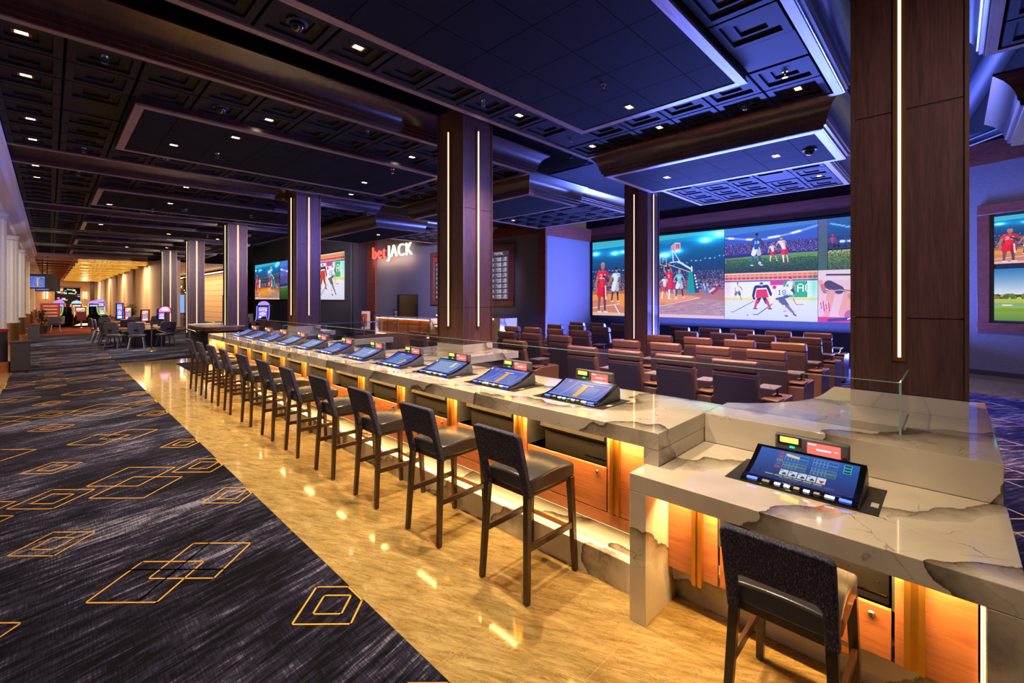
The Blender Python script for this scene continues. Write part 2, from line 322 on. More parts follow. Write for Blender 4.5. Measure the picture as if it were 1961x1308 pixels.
# ------------------------------------------------------------------ pictures shown on screens, painted here pixel by pixel
FONT = {'0':'0E11131519110E','1':'040C040404040E','2':'0E11010204081F','3':'1F02040201110E','4':'02060A121F0202','5':'1F101E0101110E','6':'0608101E11110E','7':'1F010204080808','8':'0E11110E11110E','9':'0E11110F01020C',
'+':'0004041F040400','-':'0000001F000000','A':'0E11111F111111','C':'0E11101010110E','D':'1E11111111111E','N':'11191513111111','F':'1F10101E101010','L':'1010101010101F','M':'111B1515111111','O':'0E11111111110E','E':'1F10101E10101F','Y':'11110A04040404','T':'1F040404040404','S':'0F10100E01011E','P':'1E11111E101010','R':'1E11111E141211','I':'0E04040404040E','G':'0E11101713110E','H':'1111111F111111','U':'1111111111110E','B':'1E11111E11111E','K':'11121418141211','W':'1111111515151B','V':'11111111110A04',' ':'00000000000000'}
class Pic:
    def __init__(s, w, h, col=(0, 0, 0)):
        s.w, s.h = w, h; s.a = np.zeros((h, w, 3), np.float32); s.a[:] = np.array(col) / 255.0
        s.Y, s.X = np.mgrid[0:h, 0:w].astype(np.float32); s.rs = np.random.RandomState(5)
    def blend(s, mask, col): s.a += (np.array(col, np.float32) / 255.0 - s.a) * mask[..., None]
    def rect(s, x0, y0, x1, y1, col): s.blend(((s.X >= x0) & (s.X < x1) & (s.Y >= y0) & (s.Y < y1)).astype(np.float32), col)
    def grad(s, y0, y1, c0, c1, x0=0, x1=1e9):
        t = np.clip((s.Y - y0) / max(1, y1 - y0), 0, 1)[..., None]; m = ((s.Y >= y0) & (s.Y < y1) & (s.X >= x0) & (s.X < x1))[..., None]
        g = (np.array(c0) * (1 - t) + np.array(c1) * t) / 255.0; s.a = np.where(m, g.astype(np.float32), s.a)
    def line(s, x0, y0, x1, y1, r, col, r2=None):
        r2 = r if r2 is None else r2; R = max(r, r2) + 2
        ax, bx = int(max(0, min(x0, x1) - R)), int(min(s.w, max(x0, x1) + R + 1)); ay, by = int(max(0, min(y0, y1) - R)), int(min(s.h, max(y0, y1) + R + 1))
        if ax >= bx or ay >= by: return
        X, Y = s.X[ay:by, ax:bx], s.Y[ay:by, ax:bx]; dx, dy = x1 - x0, y1 - y0; L = dx * dx + dy * dy + 1e-6
        t = np.clip(((X - x0) * dx + (Y - y0) * dy) / L, 0, 1); d = np.hypot(X - x0 - t * dx, Y - y0 - t * dy)
        m = np.clip(r + (r2 - r) * t - d + 0.5, 0, 1)[..., None]; s.a[ay:by, ax:bx] += (np.array(col, np.float32) / 255 - s.a[ay:by, ax:bx]) * m
    def dot(s, x, y, r, col): s.line(x, y, x + 0.01, y, r, col)
    def path(s, pts, r, col, r2=None):
        for p, q in zip(pts, pts[1:]): s.line(p[0], p[1], q[0], q[1], r, col, r2)
    def glow(s, x, y, rx, ry, col, k=1.0):
        m = np.exp(-(((s.X - x) / rx) ** 2 + ((s.Y - y) / ry) ** 2)) * k; s.a += m[..., None] * np.array(col, np.float32) / 255
    def poly(s, pts, col):
        c = np.zeros((s.h, s.w), bool); n = len(pts)
        for i in range(n):
            (x0, y0), (x1, y1) = pts[i], pts[(i + 1) % n]
            if y0 == y1: continue
            cond = (s.Y < y0) != (s.Y < y1); xi = x0 + (s.Y - y0) * (x1 - x0) / (y1 - y0); c ^= cond & (s.X < xi)
        s.blend(c.astype(np.float32), col)
    def crowd(s, x0, y0, x1, y1, cols, r=1.6, n=None, dens=0.09):
        n = n or int((x1 - x0) * (y1 - y0) * dens)
        for _ in range(min(n, 5200)):
            x, y = s.rs.uniform(x0, x1), s.rs.uniform(y0, y1); c = np.array(cols[s.rs.randint(len(cols))]) * s.rs.uniform(0.5, 1.1)
            s.line(x, y, x, y + r * 0.8, r * s.rs.uniform(0.6, 1.1), c)
    def text(s, x, y, k, txt, col):
        for ch in txt:
            g = FONT.get(ch, FONT[' '])
            for r in range(7):
                b = int(g[2 * r:2 * r + 2], 16)
                for q in range(5):
                    if b >> (4 - q) & 1: s.rect(x + q * k, y + r * k, x + (q + 1) * k, y + (r + 1) * k, col)
            x += 6 * k
    def man(s, x, y, h, shirt, shorts, skin, sock, lean=0, stride=0.13, arms=((-.2, -.42), (.2, -.45)), hair=(30, 22, 20), num=None, shoe=(225, 225, 232)):
        """standing player: x, y = point between the feet, h = height in pixels"""
        d = lambda c, k: tuple(min(255, q * k) for q in c)
        hx, hy = x + lean * h * 0.45, y - 0.50 * h; nx, ny = x + lean * h, y - 0.80 * h
        for sg in (1, -1):
            fx = x + sg * stride * h; kx, ky = (hx + fx) / 2 + 0.025 * h * sg, y - 0.27 * h; c = skin if sg < 0 else d(skin, .75)
            s.line(hx + sg * .04 * h, hy, kx, ky, .046 * h, c, .034 * h); s.line(kx, ky, fx, y - .03 * h, .030 * h, d(sock, 1 if sg < 0 else .8), .018 * h); s.line(fx - .015 * h, y - .008 * h, fx + .045 * h, y - .004 * h, .016 * h, shoe)
            s.line(hx + sg * .035 * h, hy - .01 * h, hx + (kx - hx) * .72 + sg * .01 * h, hy + (ky - hy) * .66, .062 * h, d(shorts, 1 if sg < 0 else .8), .066 * h)
        for sg, (ax, ay) in ((1, arms[1]),): s.arm(nx, ny, sg, ax, ay, x, y, h, d(shirt, .8), d(skin, .8))
        for k in range(6):
            t = k / 5; px, py = hx + (nx - hx) * t, hy - .02 * h + (ny + .05 * h - hy + .02 * h) * t; w = (.060 + .030 * t) * h
            s.line(px - w * .35, py, px + w * .35, py, w * .68, shirt); s.line(px + w * .55, py, px + w * .7, py, w * .32, d(shirt, .78))
        s.line(nx, ny - .01 * h, nx + lean * .1 * h, ny - .06 * h, .026 * h, d(skin, .85)); s.arm(nx, ny, -1, arms[0][0], arms[0][1], x, y, h, shirt, skin)
        cx_, cy_ = nx + lean * .15 * h, ny - .095 * h; s.line(cx_, cy_ - .012 * h, cx_, cy_ + .018 * h, .043 * h, skin); s.line(cx_ - .012 * h, cy_ - .035 * h, cx_ + .010 * h, cy_ - .038 * h, .034 * h, hair)
        if num: s.text(nx - .065 * h - lean * .2 * h, ny + .07 * h, .012 * h, num, (250, 250, 250))
    def arm(s, nx, ny, sg, ax, ay, x, y, h, sleeve, skin):
        sx, sy = nx + sg * .085 * h, ny + .035 * h; ex, ey = x + ax * h, y + ay * h; mx, my = (sx + ex) / 2 + sg * .035 * h, (sy + ey) / 2 + .01 * h
        s.line(sx, sy, (sx + mx) / 2, (sy + my) / 2, .036 * h, sleeve, .032 * h); s.line((sx + mx) / 2, (sy + my) / 2, mx, my, .026 * h, skin); s.line(mx, my, ex, ey, .023 * h, skin, .017 * h); s.dot(ex, ey, .022 * h, skin)
    def mat(s, name, strength=1.0):
        im = bpy.data.images.new(name, s.w, s.h, alpha=False); px = np.ones((s.h, s.w, 4), np.float32); px[..., :3] = np.clip(s.a[::-1], 0, 1)
        im.pixels.foreach_set(px.ravel()); im.pack()
        t = NT(name); ti = t.n('ShaderNodeTexImage'); ti.image = im; ti.extension = 'EXTEND'
        t.l(t.n('ShaderNodeUVMap').outputs[0], ti.inputs[0]); t.l(ti.outputs[0], t.b.inputs['Emission Color'])
        t.set(Base_Color=(0.01, 0.01, 0.01, 1), Emission_Strength=strength * 0.58, Roughness=0.35)
        return name
def basketball(name, w=1100, h=630, st=1.0):
    p = Pic(w, h); p.grad(0, .50 * h, (8, 130, 195), (14, 44, 84)); p.grad(.50 * h, .68 * h, (14, 44, 84), (20, 26, 50)); p.grad(0, .10 * h, (40, 175, 215), (10, 132, 196))
    p.poly([(0, 0), (w, 0), (w, .03 * h), (0, .10 * h)], (60, 180, 205))
    for x, y, r in ((.03, .16, 1), (.20, .17, 1), (.27, .16, .7), (.60, .24, 1.3), (.69, .20, .9), (.88, .10, 1.2), (.97, .05, 1.3)): p.glow(x * w, y * h, .028 * w * r, .022 * h * r, (185, 235, 255), 1.1); p.glow(x * w, y * h, .07 * w * r, .05 * h * r, (30, 110, 150), .7)
    for k in range(5): p.dot((.59 + .012 * k) * w, (.115 - .004 * k) * h, 2, (190, 235, 255))
    p.crowd(0, .34 * h, w, .47 * h, [(40, 70, 100), (26, 50, 80), (60, 90, 120)], 1.6, 1500)
    for i in range(34): 
        x = i / 33 * w; y = (.40 - max(0, i - 16) * .0065 + .008 * math.sin(i * 2.1)) * h; p.glow(x, y, 5 + 3 * (i % 3 == 0), 4, (255, 170, 90) if i % 3 else (190, 210, 230), .9)
    p.crowd(0, .44 * h, w, .60 * h, [(60, 80, 120), (110, 100, 130), (170, 90, 100), (40, 50, 80), (200, 190, 200)], 2.2, 3600)
    p.crowd(0, .55 * h, w, .69 * h, [(220, 80, 80), (190, 180, 200), (120, 50, 70), (60, 60, 90), (220, 150, 130), (40, 40, 70), (70, 130, 170), (230, 120, 60)], 3.4, 3000)
    p.grad(.665 * h, h, (170, 104, 70), (196, 140, 112)); p.poly([(0, .72 * h), (.55 * w, .69 * h), (.86 * w, .755 * h), (.60 * w, .84 * h), (.40 * w, .90 * h), (0, .84 * h)], (236, 150, 44)); p.poly([(0, .80 * h), (.16 * w, .78 * h), (.34 * w, .95 * h), (0, .97 * h)], (206, 130, 96))
    p.poly([(.44 * w, .90 * h), (.88 * w, .77 * h), (w, .80 * h), (w, .97 * h), (.5 * w, .97 * h)], (178, 134, 112)); p.poly([(0, .955 * h), (w, .965 * h), (w, h), (0, h)], (232, 184, 156))
    for i in range(170): x = p.rs.uniform(.46, 1) * w; y = p.rs.uniform(.82, .95) * h; p.line(x, y, x + p.rs.uniform(10, 50), y - p.rs.uniform(1, 5), .9, (130, 92, 78) if i % 3 else (222, 190, 168))
    p.path([(0, .90 * h), (.24 * w, .84 * h)], 3, (240, 225, 215)); p.path([(.20 * w, .86 * h), (.24 * w, .97 * h)], 5, (236, 230, 236)); p.path([(.52 * w, .88 * h), (.84 * w, .765 * h)], 2, (250, 220, 180))
    for x in (.855, .87, .89): p.line(x * w, .60 * h, (x + .01) * w, .67 * h, 5, (70, 150, 210) if x < .86 else (200, 190, 200))
    # scoreboard cube, boom, backboard, padded stanchion
    p.poly([(.645 * w, .135 * h), (.672 * w, .10 * h), (.672 * w, .20 * h), (.645 * w, .205 * h)], (180, 160, 200)); p.poly([(.672 * w, .10 * h), (.712 * w, .105 * h), (.712 * w, .185 * h), (.672 * w, .20 * h)], (226, 196, 214)); p.rect(.679 * w, .118 * h, .706 * w, .176 * h, (190, 40, 60)); p.text(.682 * w, .125 * h, 1.9, '22', (255, 210, 210)); p.text(.682 * w, .152 * h, 1.9, '86', (255, 210, 210))
    for a_, b_, r in (((.655, .19), (.662, .33), 4), ((.66, .19), (.71, .335), 3), ((.628, .22), (.66, .19), 2.5), ((.64, .335), (.70, .33), 4), ((.70, .33), (.79, .43), 7), ((.63, .36), (.78, .46), 2.2), ((.79, .40), (.79, .50), 6)): p.line(a_[0] * w, a_[1] * h, b_[0] * w, b_[1] * h, r, (214, 226, 242))
    for a_, b_ in (((.565, .35), (.565, .24)), ((.565, .24), (.612, .275)), ((.612, .275), (.612, .38)), ((.612, .38), (.565, .35)), ((.585, .33), (.585, .285)), ((.585, .285), (.604, .30))): p.line(a_[0] * w, a_[1] * h, b_[0] * w, b_[1] * h, 1.8, (215, 238, 250))
    p.line(.575 * w, .365 * h, .615 * w, .36 * h, 2.4, (235, 70, 40)); p.poly([(.768 * w, .46 * h), (.795 * w, .455 * h), (.812 * w, .705 * h), (.758 * w, .715 * h)], (8, 150, 146)); p.poly([(.795 * w, .455 * h), (.812 * w, .46 * h), (.84 * w, .70 * h), (.812 * w, .705 * h)], (16, 66, 84))
    for k in range(5): p.rect((.806 + .004 * k) * w, (.49 + .035 * k) * h, (.816 + .004 * k) * w, (.51 + .035 * k) * h, (230, 240, 245))
    p.man(.60 * w, .77 * h, .30 * h, (230, 220, 226), (220, 60, 60), (190, 130, 110), (240, 240, 240), arms=((-.25, -.6), (.2, -.4)))
    p.man(.655 * w, .775 * h, .40 * h, (226, 44, 40), (232, 36, 36), (196, 130, 108), (235, 235, 240), lean=-.10, stride=.10, arms=((-.26, -1.0), (-.14, -1.06)), num='3'); p.dot(.632 * w, .355 * h, 9, (226, 96, 50))
    p.man(.705 * w, .755 * h, .345 * h, (120, 195, 235), (222, 230, 238), (206, 150, 130), (50, 50, 70), lean=.0, arms=((-.2, -.55), (.22, -.4)), hair=(190, 150, 120), num='17')
    p.man(.085 * w, .955 * h, .70 * h, (236, 40, 38), (226, 22, 26), (178, 112, 92), (124, 78, 70), lean=.02, stride=.07, arms=((-.12, -.40), (.25, -.50)), hair=(182, 128, 108), num='23'); p.line(.118 * w, .60 * h, .122 * w, .78 * h, 5, (245, 245, 248))
    p.line(.10 * w, .46 * h, .135 * w, .52 * h, 10, (60, 44, 66), 7); p.man(.20 * w, .81 * h, .47 * h, (214, 230, 238), (220, 232, 240), (176, 120, 100), (50, 50, 66), lean=.05, stride=.10, arms=((-.2, -.46), (.14, -.42)))
    p.line(.925 * w, .70 * h, .955 * w, .655 * h, 14, (150, 44, 62)); p.dot(.952 * w, .615 * h, 9, (222, 156, 136)); p.line(.91 * w, .69 * h, .935 * w, .66 * h, 8, (220, 200, 190)); p.line(.885 * w, .70 * h, .893 * w, .64 * h, 9, (50, 120, 200)); p.dot(.893 * w, .61 * h, 7, (214, 150, 130))
    return p.mat(name, st)
def soccer(name, w=760, h=430, st=1.0, one=False):
    p = Pic(w, h); p.grad(0, .36 * h, (58, 108, 205), (64, 90, 200)); p.grad(.36 * h, .62 * h, (52, 60, 165), (40, 34, 120)); p.poly([(0, 0), (w, 0), (w, .06 * h), (0, .16 * h)], (70, 130, 215))
    for i in range(60): p.dot(p.rs.uniform(0, w), p.rs.uniform(.03, .5) * h, p.rs.uniform(.5, 1.3), (180, 205, 250))
    for i in range(34):
        t = i / 33; x = t * w; y = (.20 + .10 * math.sin(t * 3.1) - .10 * t * t * (t > .5)) * h; k = 1.3 if i in (2, 3, 9, 10, 11, 17, 18, 19, 20, 25, 26, 27) else .35; p.glow(x, y, 15, 8, (205, 222, 255), k)
    p.crowd(0, .36 * h, w, .62 * h, [(60, 50, 140), (100, 84, 186), (40, 34, 100), (150, 130, 210), (210, 190, 230)], 2.0, 5200); p.rect(0, .60 * h, w, .625 * h, (60, 54, 150))
    p.grad(.625 * h, h, (108, 160, 74), (26, 52, 30)); p.poly([(0, .60 * h), (w, .60 * h), (w, .605 * h), (0, .67 * h)], (50, 44, 128)); p.line(0, .76 * h, w, .70 * h, 2, (160, 200, 130)); p.crowd(0, .70 * h, w, h, [(44, 88, 36), (80, 124, 56), (30, 58, 30)], 2.0, 4800)
    p.man(.365 * w, .85 * h, .72 * h, (24, 92, 200), (232, 236, 246), (120, 78, 62), (40, 96, 210), lean=.02, stride=.13, arms=((-.21, -.54), (.19, -.62)), num='10')
    p.dot(.405 * w, .80 * h, 13, (240, 240, 244)); p.dot(.402 * w, .805 * h, 4.5, (30, 30, 40)); p.dot(.418 * w, .785 * h, 3, (30, 30, 40)); p.dot(.39 * w, .79 * h, 3, (30, 30, 40))
    if not one:
        p.man(.555 * w, .77 * h, .40 * h, (238, 222, 228), (226, 50, 74), (206, 150, 130), (238, 238, 242), lean=-.06, stride=.16, arms=((-.24, -.45), (.22, -.5)), hair=(160, 90, 60))
        p.man(.685 * w, .82 * h, .58 * h, (242, 228, 232), (232, 50, 80), (206, 156, 136), (242, 240, 244), lean=-.13, stride=.07, arms=((-.30, -.62), (-.02, -.66)), hair=(150, 100, 70), shoe=(220, 40, 70))
    return p.mat(name, st)
def hockey(name, w=760, h=430, st=1.0, tall=False):
    p = Pic(w, h, (224, 228, 238)); p.rect(0, 0, w, .16 * h, (238, 160, 120)); p.rect(0, 0, w, .03 * h, (232, 200, 180))
    for i in range(20): x = (i + .5) * w / 20; p.line(x - 8, .115 * h, x + 8, .115 * h, 9, (208, 66, 62)); p.line(x - 5, .05 * h, x + 5, .05 * h, 6, (226, 120, 90)); p.rect(x - 2, .14 * h, x + 2, .17 * h, (120, 60, 50)); p.rect(x - 17, .15 * h, x + 17, .165 * h, (240, 190, 150))
    p.rect(0, .165 * h, w, .19 * h, (40, 96, 200)); p.rect(0, .19 * h, w, .53 * h, (236, 238, 244)); p.rect(.52 * w, .175 * h, .70 * w, .27 * h, (206, 60, 150)); p.rect(.66 * w, .20 * h, .90 * w, .52 * h, (34, 176, 112)); p.text(.80 * w, .25 * h, 10, 'AC', (244, 250, 246)); p.rect(0, .53 * h, w, .58 * h, (238, 222, 90)); p.grad(.58 * h, h, (226, 230, 240), (208, 210, 234))
    for x0, c in ((0, (226, 190, 200)), (.93, (120, 220, 190))): p.glow((x0 + .035) * w, .3 * h, .04 * w, .25 * h, tuple(q - 226 for q in c), .9)
    for i in range(70): x = p.rs.uniform(0, w); y = p.rs.uniform(.6, 1) * h; p.line(x, y, x + p.rs.uniform(10, 60), y + p.rs.uniform(-3, 3), .6, (236, 238, 246))
    sk = (235, 190, 175)
    p.man(.155 * w, .60 * h, .42 * h, (240, 236, 242), (120, 116, 130), (232, 150, 140), (206, 204, 214), stride=.2, hair=(222, 36, 60), arms=((-.12, -.45), (.22, -.55))); p.man(.735 * w, .60 * h, .50 * h, (240, 238, 246), (70, 70, 88), sk, (226, 228, 236), stride=.12, hair=(190, 30, 50), arms=((-.22, -.5), (.16, -.42)))
    p.path([(.075 * w, .84 * h), (.10 * w, .84 * h), (.34 * w, .60 * h)], 2.4, (60, 56, 66)); p.path([(.335 * w, .88 * h), (.38 * w, .885 * h), (.54 * w, .66 * h)], 3, (30, 30, 40)); p.line(.262 * w, .895 * h, .275 * w, .895 * h, 3, (16, 16, 20)); p.path([(.76 * w, .56 * h), (.79 * w, .67 * h), (.86 * w, .665 * h)], 2.6, (226, 60, 60))
    # attacker in red, legs wide
    for sg, fx in ((-1, .355), (1, .515)): p.line((.43 + sg * .02) * w, .50 * h, (.43 + sg * .05) * w, .62 * h, 15, (50, 34, 44)); p.line((.43 + sg * .055) * w, .60 * h, fx * w, .73 * h, 12, (228, 46, 44), 9); p.line(fx * w - 12, .755 * h, fx * w + 14, .76 * h, 5, (50, 46, 60))
    p.poly([(.37 * w, .36 * h), (.48 * w, .35 * h), (.505 * w, .52 * h), (.36 * w, .53 * h)], (228, 34, 32)); p.line(.365 * w, .30 * h, .485 * w, .29 * h, 13, (48, 38, 52)); p.line(.355 * w, .32 * h, .335 * w, .48 * h, 11, (44, 34, 48)); p.line(.495 * w, .31 * h, .53 * w, .47 * h, 11, (44, 34, 48)); p.line(.335 * w, .50 * h, .345 * w, .55 * h, 9, (28, 26, 34)); p.dot(.425 * w, .235 * h, 14, (70, 96, 130)); p.line(.418 * w, .265 * h, .436 * w, .265 * h, 7, sk)
    # white player from behind
    p.line(.60 * w, .44 * h, .69 * w, .38 * h, 34, (236, 234, 246)); p.line(.56 * w, .46 * h, .52 * w, .62 * h, 14, (236, 234, 246), 10); p.line(.69 * w, .36 * h, .74 * w, .44 * h, 15, (236, 234, 246)); p.dot(.565 * w, .315 * h, 16, (230, 36, 66)); p.line(.59 * w, .55 * h, .71 * w, .50 * h, 8, (50, 80, 190)); p.line(.59 * w, .575 * h, .71 * w, .525 * h, 3, (220, 40, 70))
    p.line(.645 * w, .58 * h, .69 * w, .68 * h, 27, (92, 90, 108), 20); p.line(.665 * w, .70 * h, .685 * w, .86 * h, 12, (216, 216, 226), 9); p.line(.70 * w, .70 * h, .76 * w, .83 * h, 13, (110, 110, 130), 9); p.line(.68 * w, .895 * h, .70 * w, .90 * h, 6, (60, 60, 76)); p.line(.765 * w, .86 * h, .785 * w, .885 * h, 6, (60, 60, 76)); p.line(.66 * w, .80 * h, .69 * w, .80 * h, 3, (220, 40, 70)); p.text(.60 * w, .37 * h, 6, '18', (70, 60, 180))
    return p.mat(name, st)
def football(name, w=560, h=320, st=1.0):
    p = Pic(w, h); p.grad(0, .6 * h, (50, 100, 170), (30, 60, 120)); p.grad(0, h, (90, 100, 150), (70, 100, 70), 0, .085 * w)
    for k in range(24): p.glow((.12 + .02 * k) * w, (.10 + .012 * k + .01 * math.sin(k * 3)) * h, 7, 5, (90, 160, 230), .7)
    for k in range(6): p.glow((.22 + .075 * k) * w, .46 * h, 14, 7, (230, 235, 245), 1.2)
    p.crowd(.09 * w, .36 * h, w, .58 * h, [(40, 60, 110), (90, 110, 150), (30, 30, 70)], 1.8, 1500)
    for k in range(6): p.glow((.22 + .075 * k) * w, .46 * h, 14, 7, (200, 210, 225), .8)
    p.grad(.62 * h, h, (158, 176, 90), (44, 80, 30), .09 * w); p.crowd(.09 * w, .66 * h, w, h, [(70, 110, 40), (150, 170, 80), (40, 70, 30)], 1.7, 2600)
    p.man(.135 * w, .66 * h, .36 * h, (220, 60, 90), (60, 60, 90), (120, 80, 70), (60, 60, 100), stride=.2, hair=(232, 60, 80), arms=((-.15, -.6), (.2, -.62))); p.man(.175 * w, .67 * h, .33 * h, (60, 80, 170), (40, 40, 70), (120, 80, 70), (70, 70, 110), stride=.24, lean=-.06, hair=(50, 60, 150), arms=((-.2, -.6), (.1, -.5)))
    p.line(.50 * w, .52 * h, .62 * w, .42 * h, 12, (50, 90, 180)); p.line(.44 * w, .58 * h, .70 * w, .52 * h, 12, (224, 60, 90)); p.dot(.42 * w, .63 * h, 9, (190, 215, 240))
    return p.mat(name, st)
def closeup(name, w=560, h=320, st=1.0):
    """cheering people crouching with crossed arms, close up"""
    p = Pic(w, h, (232, 190, 200)); p.rect(0, 0, w, .20 * h, (226, 206, 216)); p.path([(.08 * w, .09 * h), (.30 * w, .10 * h), (.36 * w, .06 * h)], 5, (60, 50, 64)); sk = (232, 160, 140); d_ = (206, 124, 112)
    p.line(.52 * w, 0, .50 * w, .22 * h, 24, sk); p.line(.47 * w, .22 * h, .40 * w, .45 * h, 15, d_); p.line(.60 * w, .30 * h, .62 * w, .75 * h, 40, (214, 26, 56)); p.line(.53 * w, .42 * h, .55 * w, .60 * h, 9, (240, 236, 240))
    p.line(.02 * w, .22 * h, .06 * w, .40 * h, 12, sk); p.line(.10 * w, .28 * h, .19 * w, .38 * h, 26, (78, 64, 74)); p.line(.04 * w, .30 * h, .05 * w, .38 * h, 11, (190, 120, 110)); p.path([(.06 * w, .42 * h), (.20 * w, .38 * h), (.36 * w, .44 * h)], 7, (70, 54, 74)); p.path([(.06 * w, .42 * h), (.20 * w, .38 * h), (.36 * w, .44 * h)], 2, (230, 220, 226))
    p.line(.12 * w, .44 * h, .07 * w, .92 * h, 21, sk, 15); p.line(.27 * w, .46 * h, .24 * w, .82 * h, 20, sk, 30); p.line(.30 * w, .50 * h, .38 * w, .72 * h, 17, d_); p.line(.30 * w, .86 * h, .55 * w, .78 * h, 34, (186, 92, 130)); p.line(.42 * w, .60 * h, .54 * w, .56 * h, 16, (226, 50, 80)); p.rect(0, .90 * h, w, h, (214, 30, 64)); p.line(.1 * w, .96 * h, .4 * w, .90 * h, 9, (60, 40, 90))
    p.path([(.27 * w, .93 * h), (.33 * w, .87 * h), (.38 * w, .92 * h), (.46 * w, .86 * h), (.52 * w, .92 * h)], 3.5, (236, 230, 240)); 
    for k in range(8): p.line((.01 + .012 * k) * w, (.6 + .03 * (k % 3)) * h, (.02 + .012 * k) * w, (.72 + .02 * (k % 4)) * h, 3, (206, 40, 70) if k % 2 else (236, 220, 226))
    return p.mat(name, st)
def golf(name, w=420, h=240):
    p = Pic(w, h); p.grad(0, .5 * h, (44, 120, 180), (226, 228, 236)); p.crowd(0, .50 * h, w, .60 * h, [(150, 170, 30), (200, 190, 40), (100, 130, 30)], 7, 260)
    p.grad(.58 * h, h, (190, 200, 40), (90, 140, 24)); p.rect(0, .66 * h, w, .71 * h, (120, 170, 150)); p.line(0, .80 * h, w, .74 * h, 8, (120, 160, 30))
    for i in range(6): p.line((.05 + .17 * i) * w, .70 * h, (.10 + .17 * i) * w, .70 * h, 3, (230, 236, 220))
    return p.mat(name, 0.95)
def odds(name):
    w, h = 560, 300; p = Pic(w, h, (44, 36, 52)); p.rect(0, 0, w, 30, (70, 56, 80)); p.rect(0, 0, 60, 30, (190, 40, 50))
    for c in range(4):
        x0 = 6 + c * 139; p.text(x0 + 40, 8, 2.2, 'TOTAL' if c % 2 else 'MONEY', (230, 230, 240))
        for r in range(8):
            y = 36 + r * 33; p.rect(x0, y, x0 + 133, y + 29, (86, 74, 100)); p.text(x0 + 4, y + 8, 2, str(451 + 2 * r), (240, 240, 245))
            for k in range(2): p.text(x0 + 52, y + 3 + 13 * k, 1.5, '%s1%d0' % ('+-'[k], (r * 3 + c + k) % 5 + 1), (245, 245, 250)); p.text(x0 + 96, y + 3 + 13 * k, 1.5, '%s%d5' % ('-+'[k], (r + c) % 8 + 1), (245, 245, 250))
    return p.mat(name, 0.9)
def poker(name):
    w, h = 460, 240; p = Pic(w, h); p.grad(0, h, (18, 96, 190), (6, 40, 110))
    for gx, gy in ((130, 12), (262, 12), (130, 72), (262, 72)):
        for i in range(5):
            x = gx + i * 16; ww = 14 if i < 4 else 46
            p.rect(x, gy, x + ww, gy + 50, (120, 180, 230)); p.rect(x + 1.5, gy + 1.5, x + ww - 1.5, gy + 48.5, (24, 90, 170) if gy < 40 else (60, 96, 130)); p.rect(x + 2, gy + 22, x + ww - 2, gy + 25, (120, 180, 230))
    p.line(140, 22, 190, 30, 8, (250, 214, 150))
    for i in range(5): p.rect(96, 8 + i * 26, 124, 28 + i * 26, [(200, 40, 160), (200, 60, 170), (40, 210, 200), (120, 60, 200), (220, 60, 120)][i]); p.rect(99, 11 + i * 26, 121, 25 + i * 26, (30, 34, 80)); p.text(101, 14 + i * 26, 1, '1000'[:3], (240, 240, 250))
    for i in range(3): p.rect(396, 10 + i * 20, 430, 27 + i * 20, (60, 210, 200)); p.rect(399, 13 + i * 20, 427, 24 + i * 20, (12, 40, 80))
    for i in range(5):
        x = 132 + i * 42; p.rect(x, 134, x + 38, 182, (214, 222, 236)); c = (190, 30, 50) if i == 4 else (24, 40, 60); p.text(x + 4, 138, 1.8, 'AAKKJ'[i], c)
        if i == 4: p.dot(x + 17, 162, 6, c); p.dot(x + 26, 162, 6, c); p.poly([(x + 11, 164), (x + 32, 164), (x + 21.5, 178)], c)
        else: p.dot(x + 16, 168, 5.5, c); p.dot(x + 27, 168, 5.5, c); p.dot(x + 21.5, 160, 5.5, c); p.rect(x + 20, 168, x + 23, 178, c)
    for i in range(6): p.rect(70 + i * 44, 190, 108 + i * 44, 197, (200, 200, 90))
    for i in range(5): p.rect(140 + i * 50, 203, 182 + i * 50, 211, (70, 110, 150)); 
    return p.mat(name, 0.85)
def gamescreen(name, c0, c1, kind):
    w, h = 360, 200; p = Pic(w, h); p.grad(0, h, c0, c1)
    if kind == 0:
        for i in range(4):
            for j in range(2): p.rect(130 + j * 90, 60 + i * 24, 205 + j * 90, 78 + i * 24, (120, 160, 220)); p.rect(134 + j * 90, 64 + i * 24, 200 + j * 90, 74 + i * 24, (60, 100, 200))
        p.path([(10, 190), (80, 190), (110, 16), (350, 16), (300, 190), (80, 190)], 1.6, (220, 230, 250)); p.dot(50, 20, 13, (150, 130, 220)); p.rect(150, 36, 240, 44, (220, 228, 250)); p.rect(170, 40, 205, 180, (250, 180, 60))
    elif kind == 1:
        for i in range(4):
            for j in range(9): p.rect(40 + j * 31, 26 + i * 40, 66 + j * 31, 60 + i * 40, (170, 200, 235)); p.dot(53 + j * 31, 44 + i * 40, 6, (40, 60, 120) if (i + j) % 3 else (190, 60, 90))
        p.rect(232, 20, 262, 90, (250, 225, 180))
    else:
        for i in range(6): p.rect(60, 30 + i * 26, 300 - 20 * (i % 3), 46 + i * 26, (110, 170, 225))
        p.rect(250, 90, 290, 190, (250, 170, 60)); p.rect(70, 12, 150, 20, (230, 235, 250))
    return p.mat(name, 0.85)
def slotscreen(name, cols):
    w, h = 80, 160; p = Pic(w, h, cols[0]); p.rect(8, 10, 72, 60, cols[1]); p.rect(12, 70, 68, 120, cols[2])
    for i in range(3):
        for j in range(3): p.dot(22 + 18 * i, 80 + 15 * j, 6, cols[3 + (i + j) % 2])
    p.crowd(8, 12, 72, 60, cols[3:], 3, 90); p.rect(10, 128, 70, 150, (240, 240, 240)); return p.mat(name, 1.3)
basketball('picture_basketball'); soccer('picture_soccer'); hockey('picture_hockey'); football('picture_football'); closeup('picture_closeup')
golf('picture_golf'); odds('picture_odds'); poker('picture_poker')
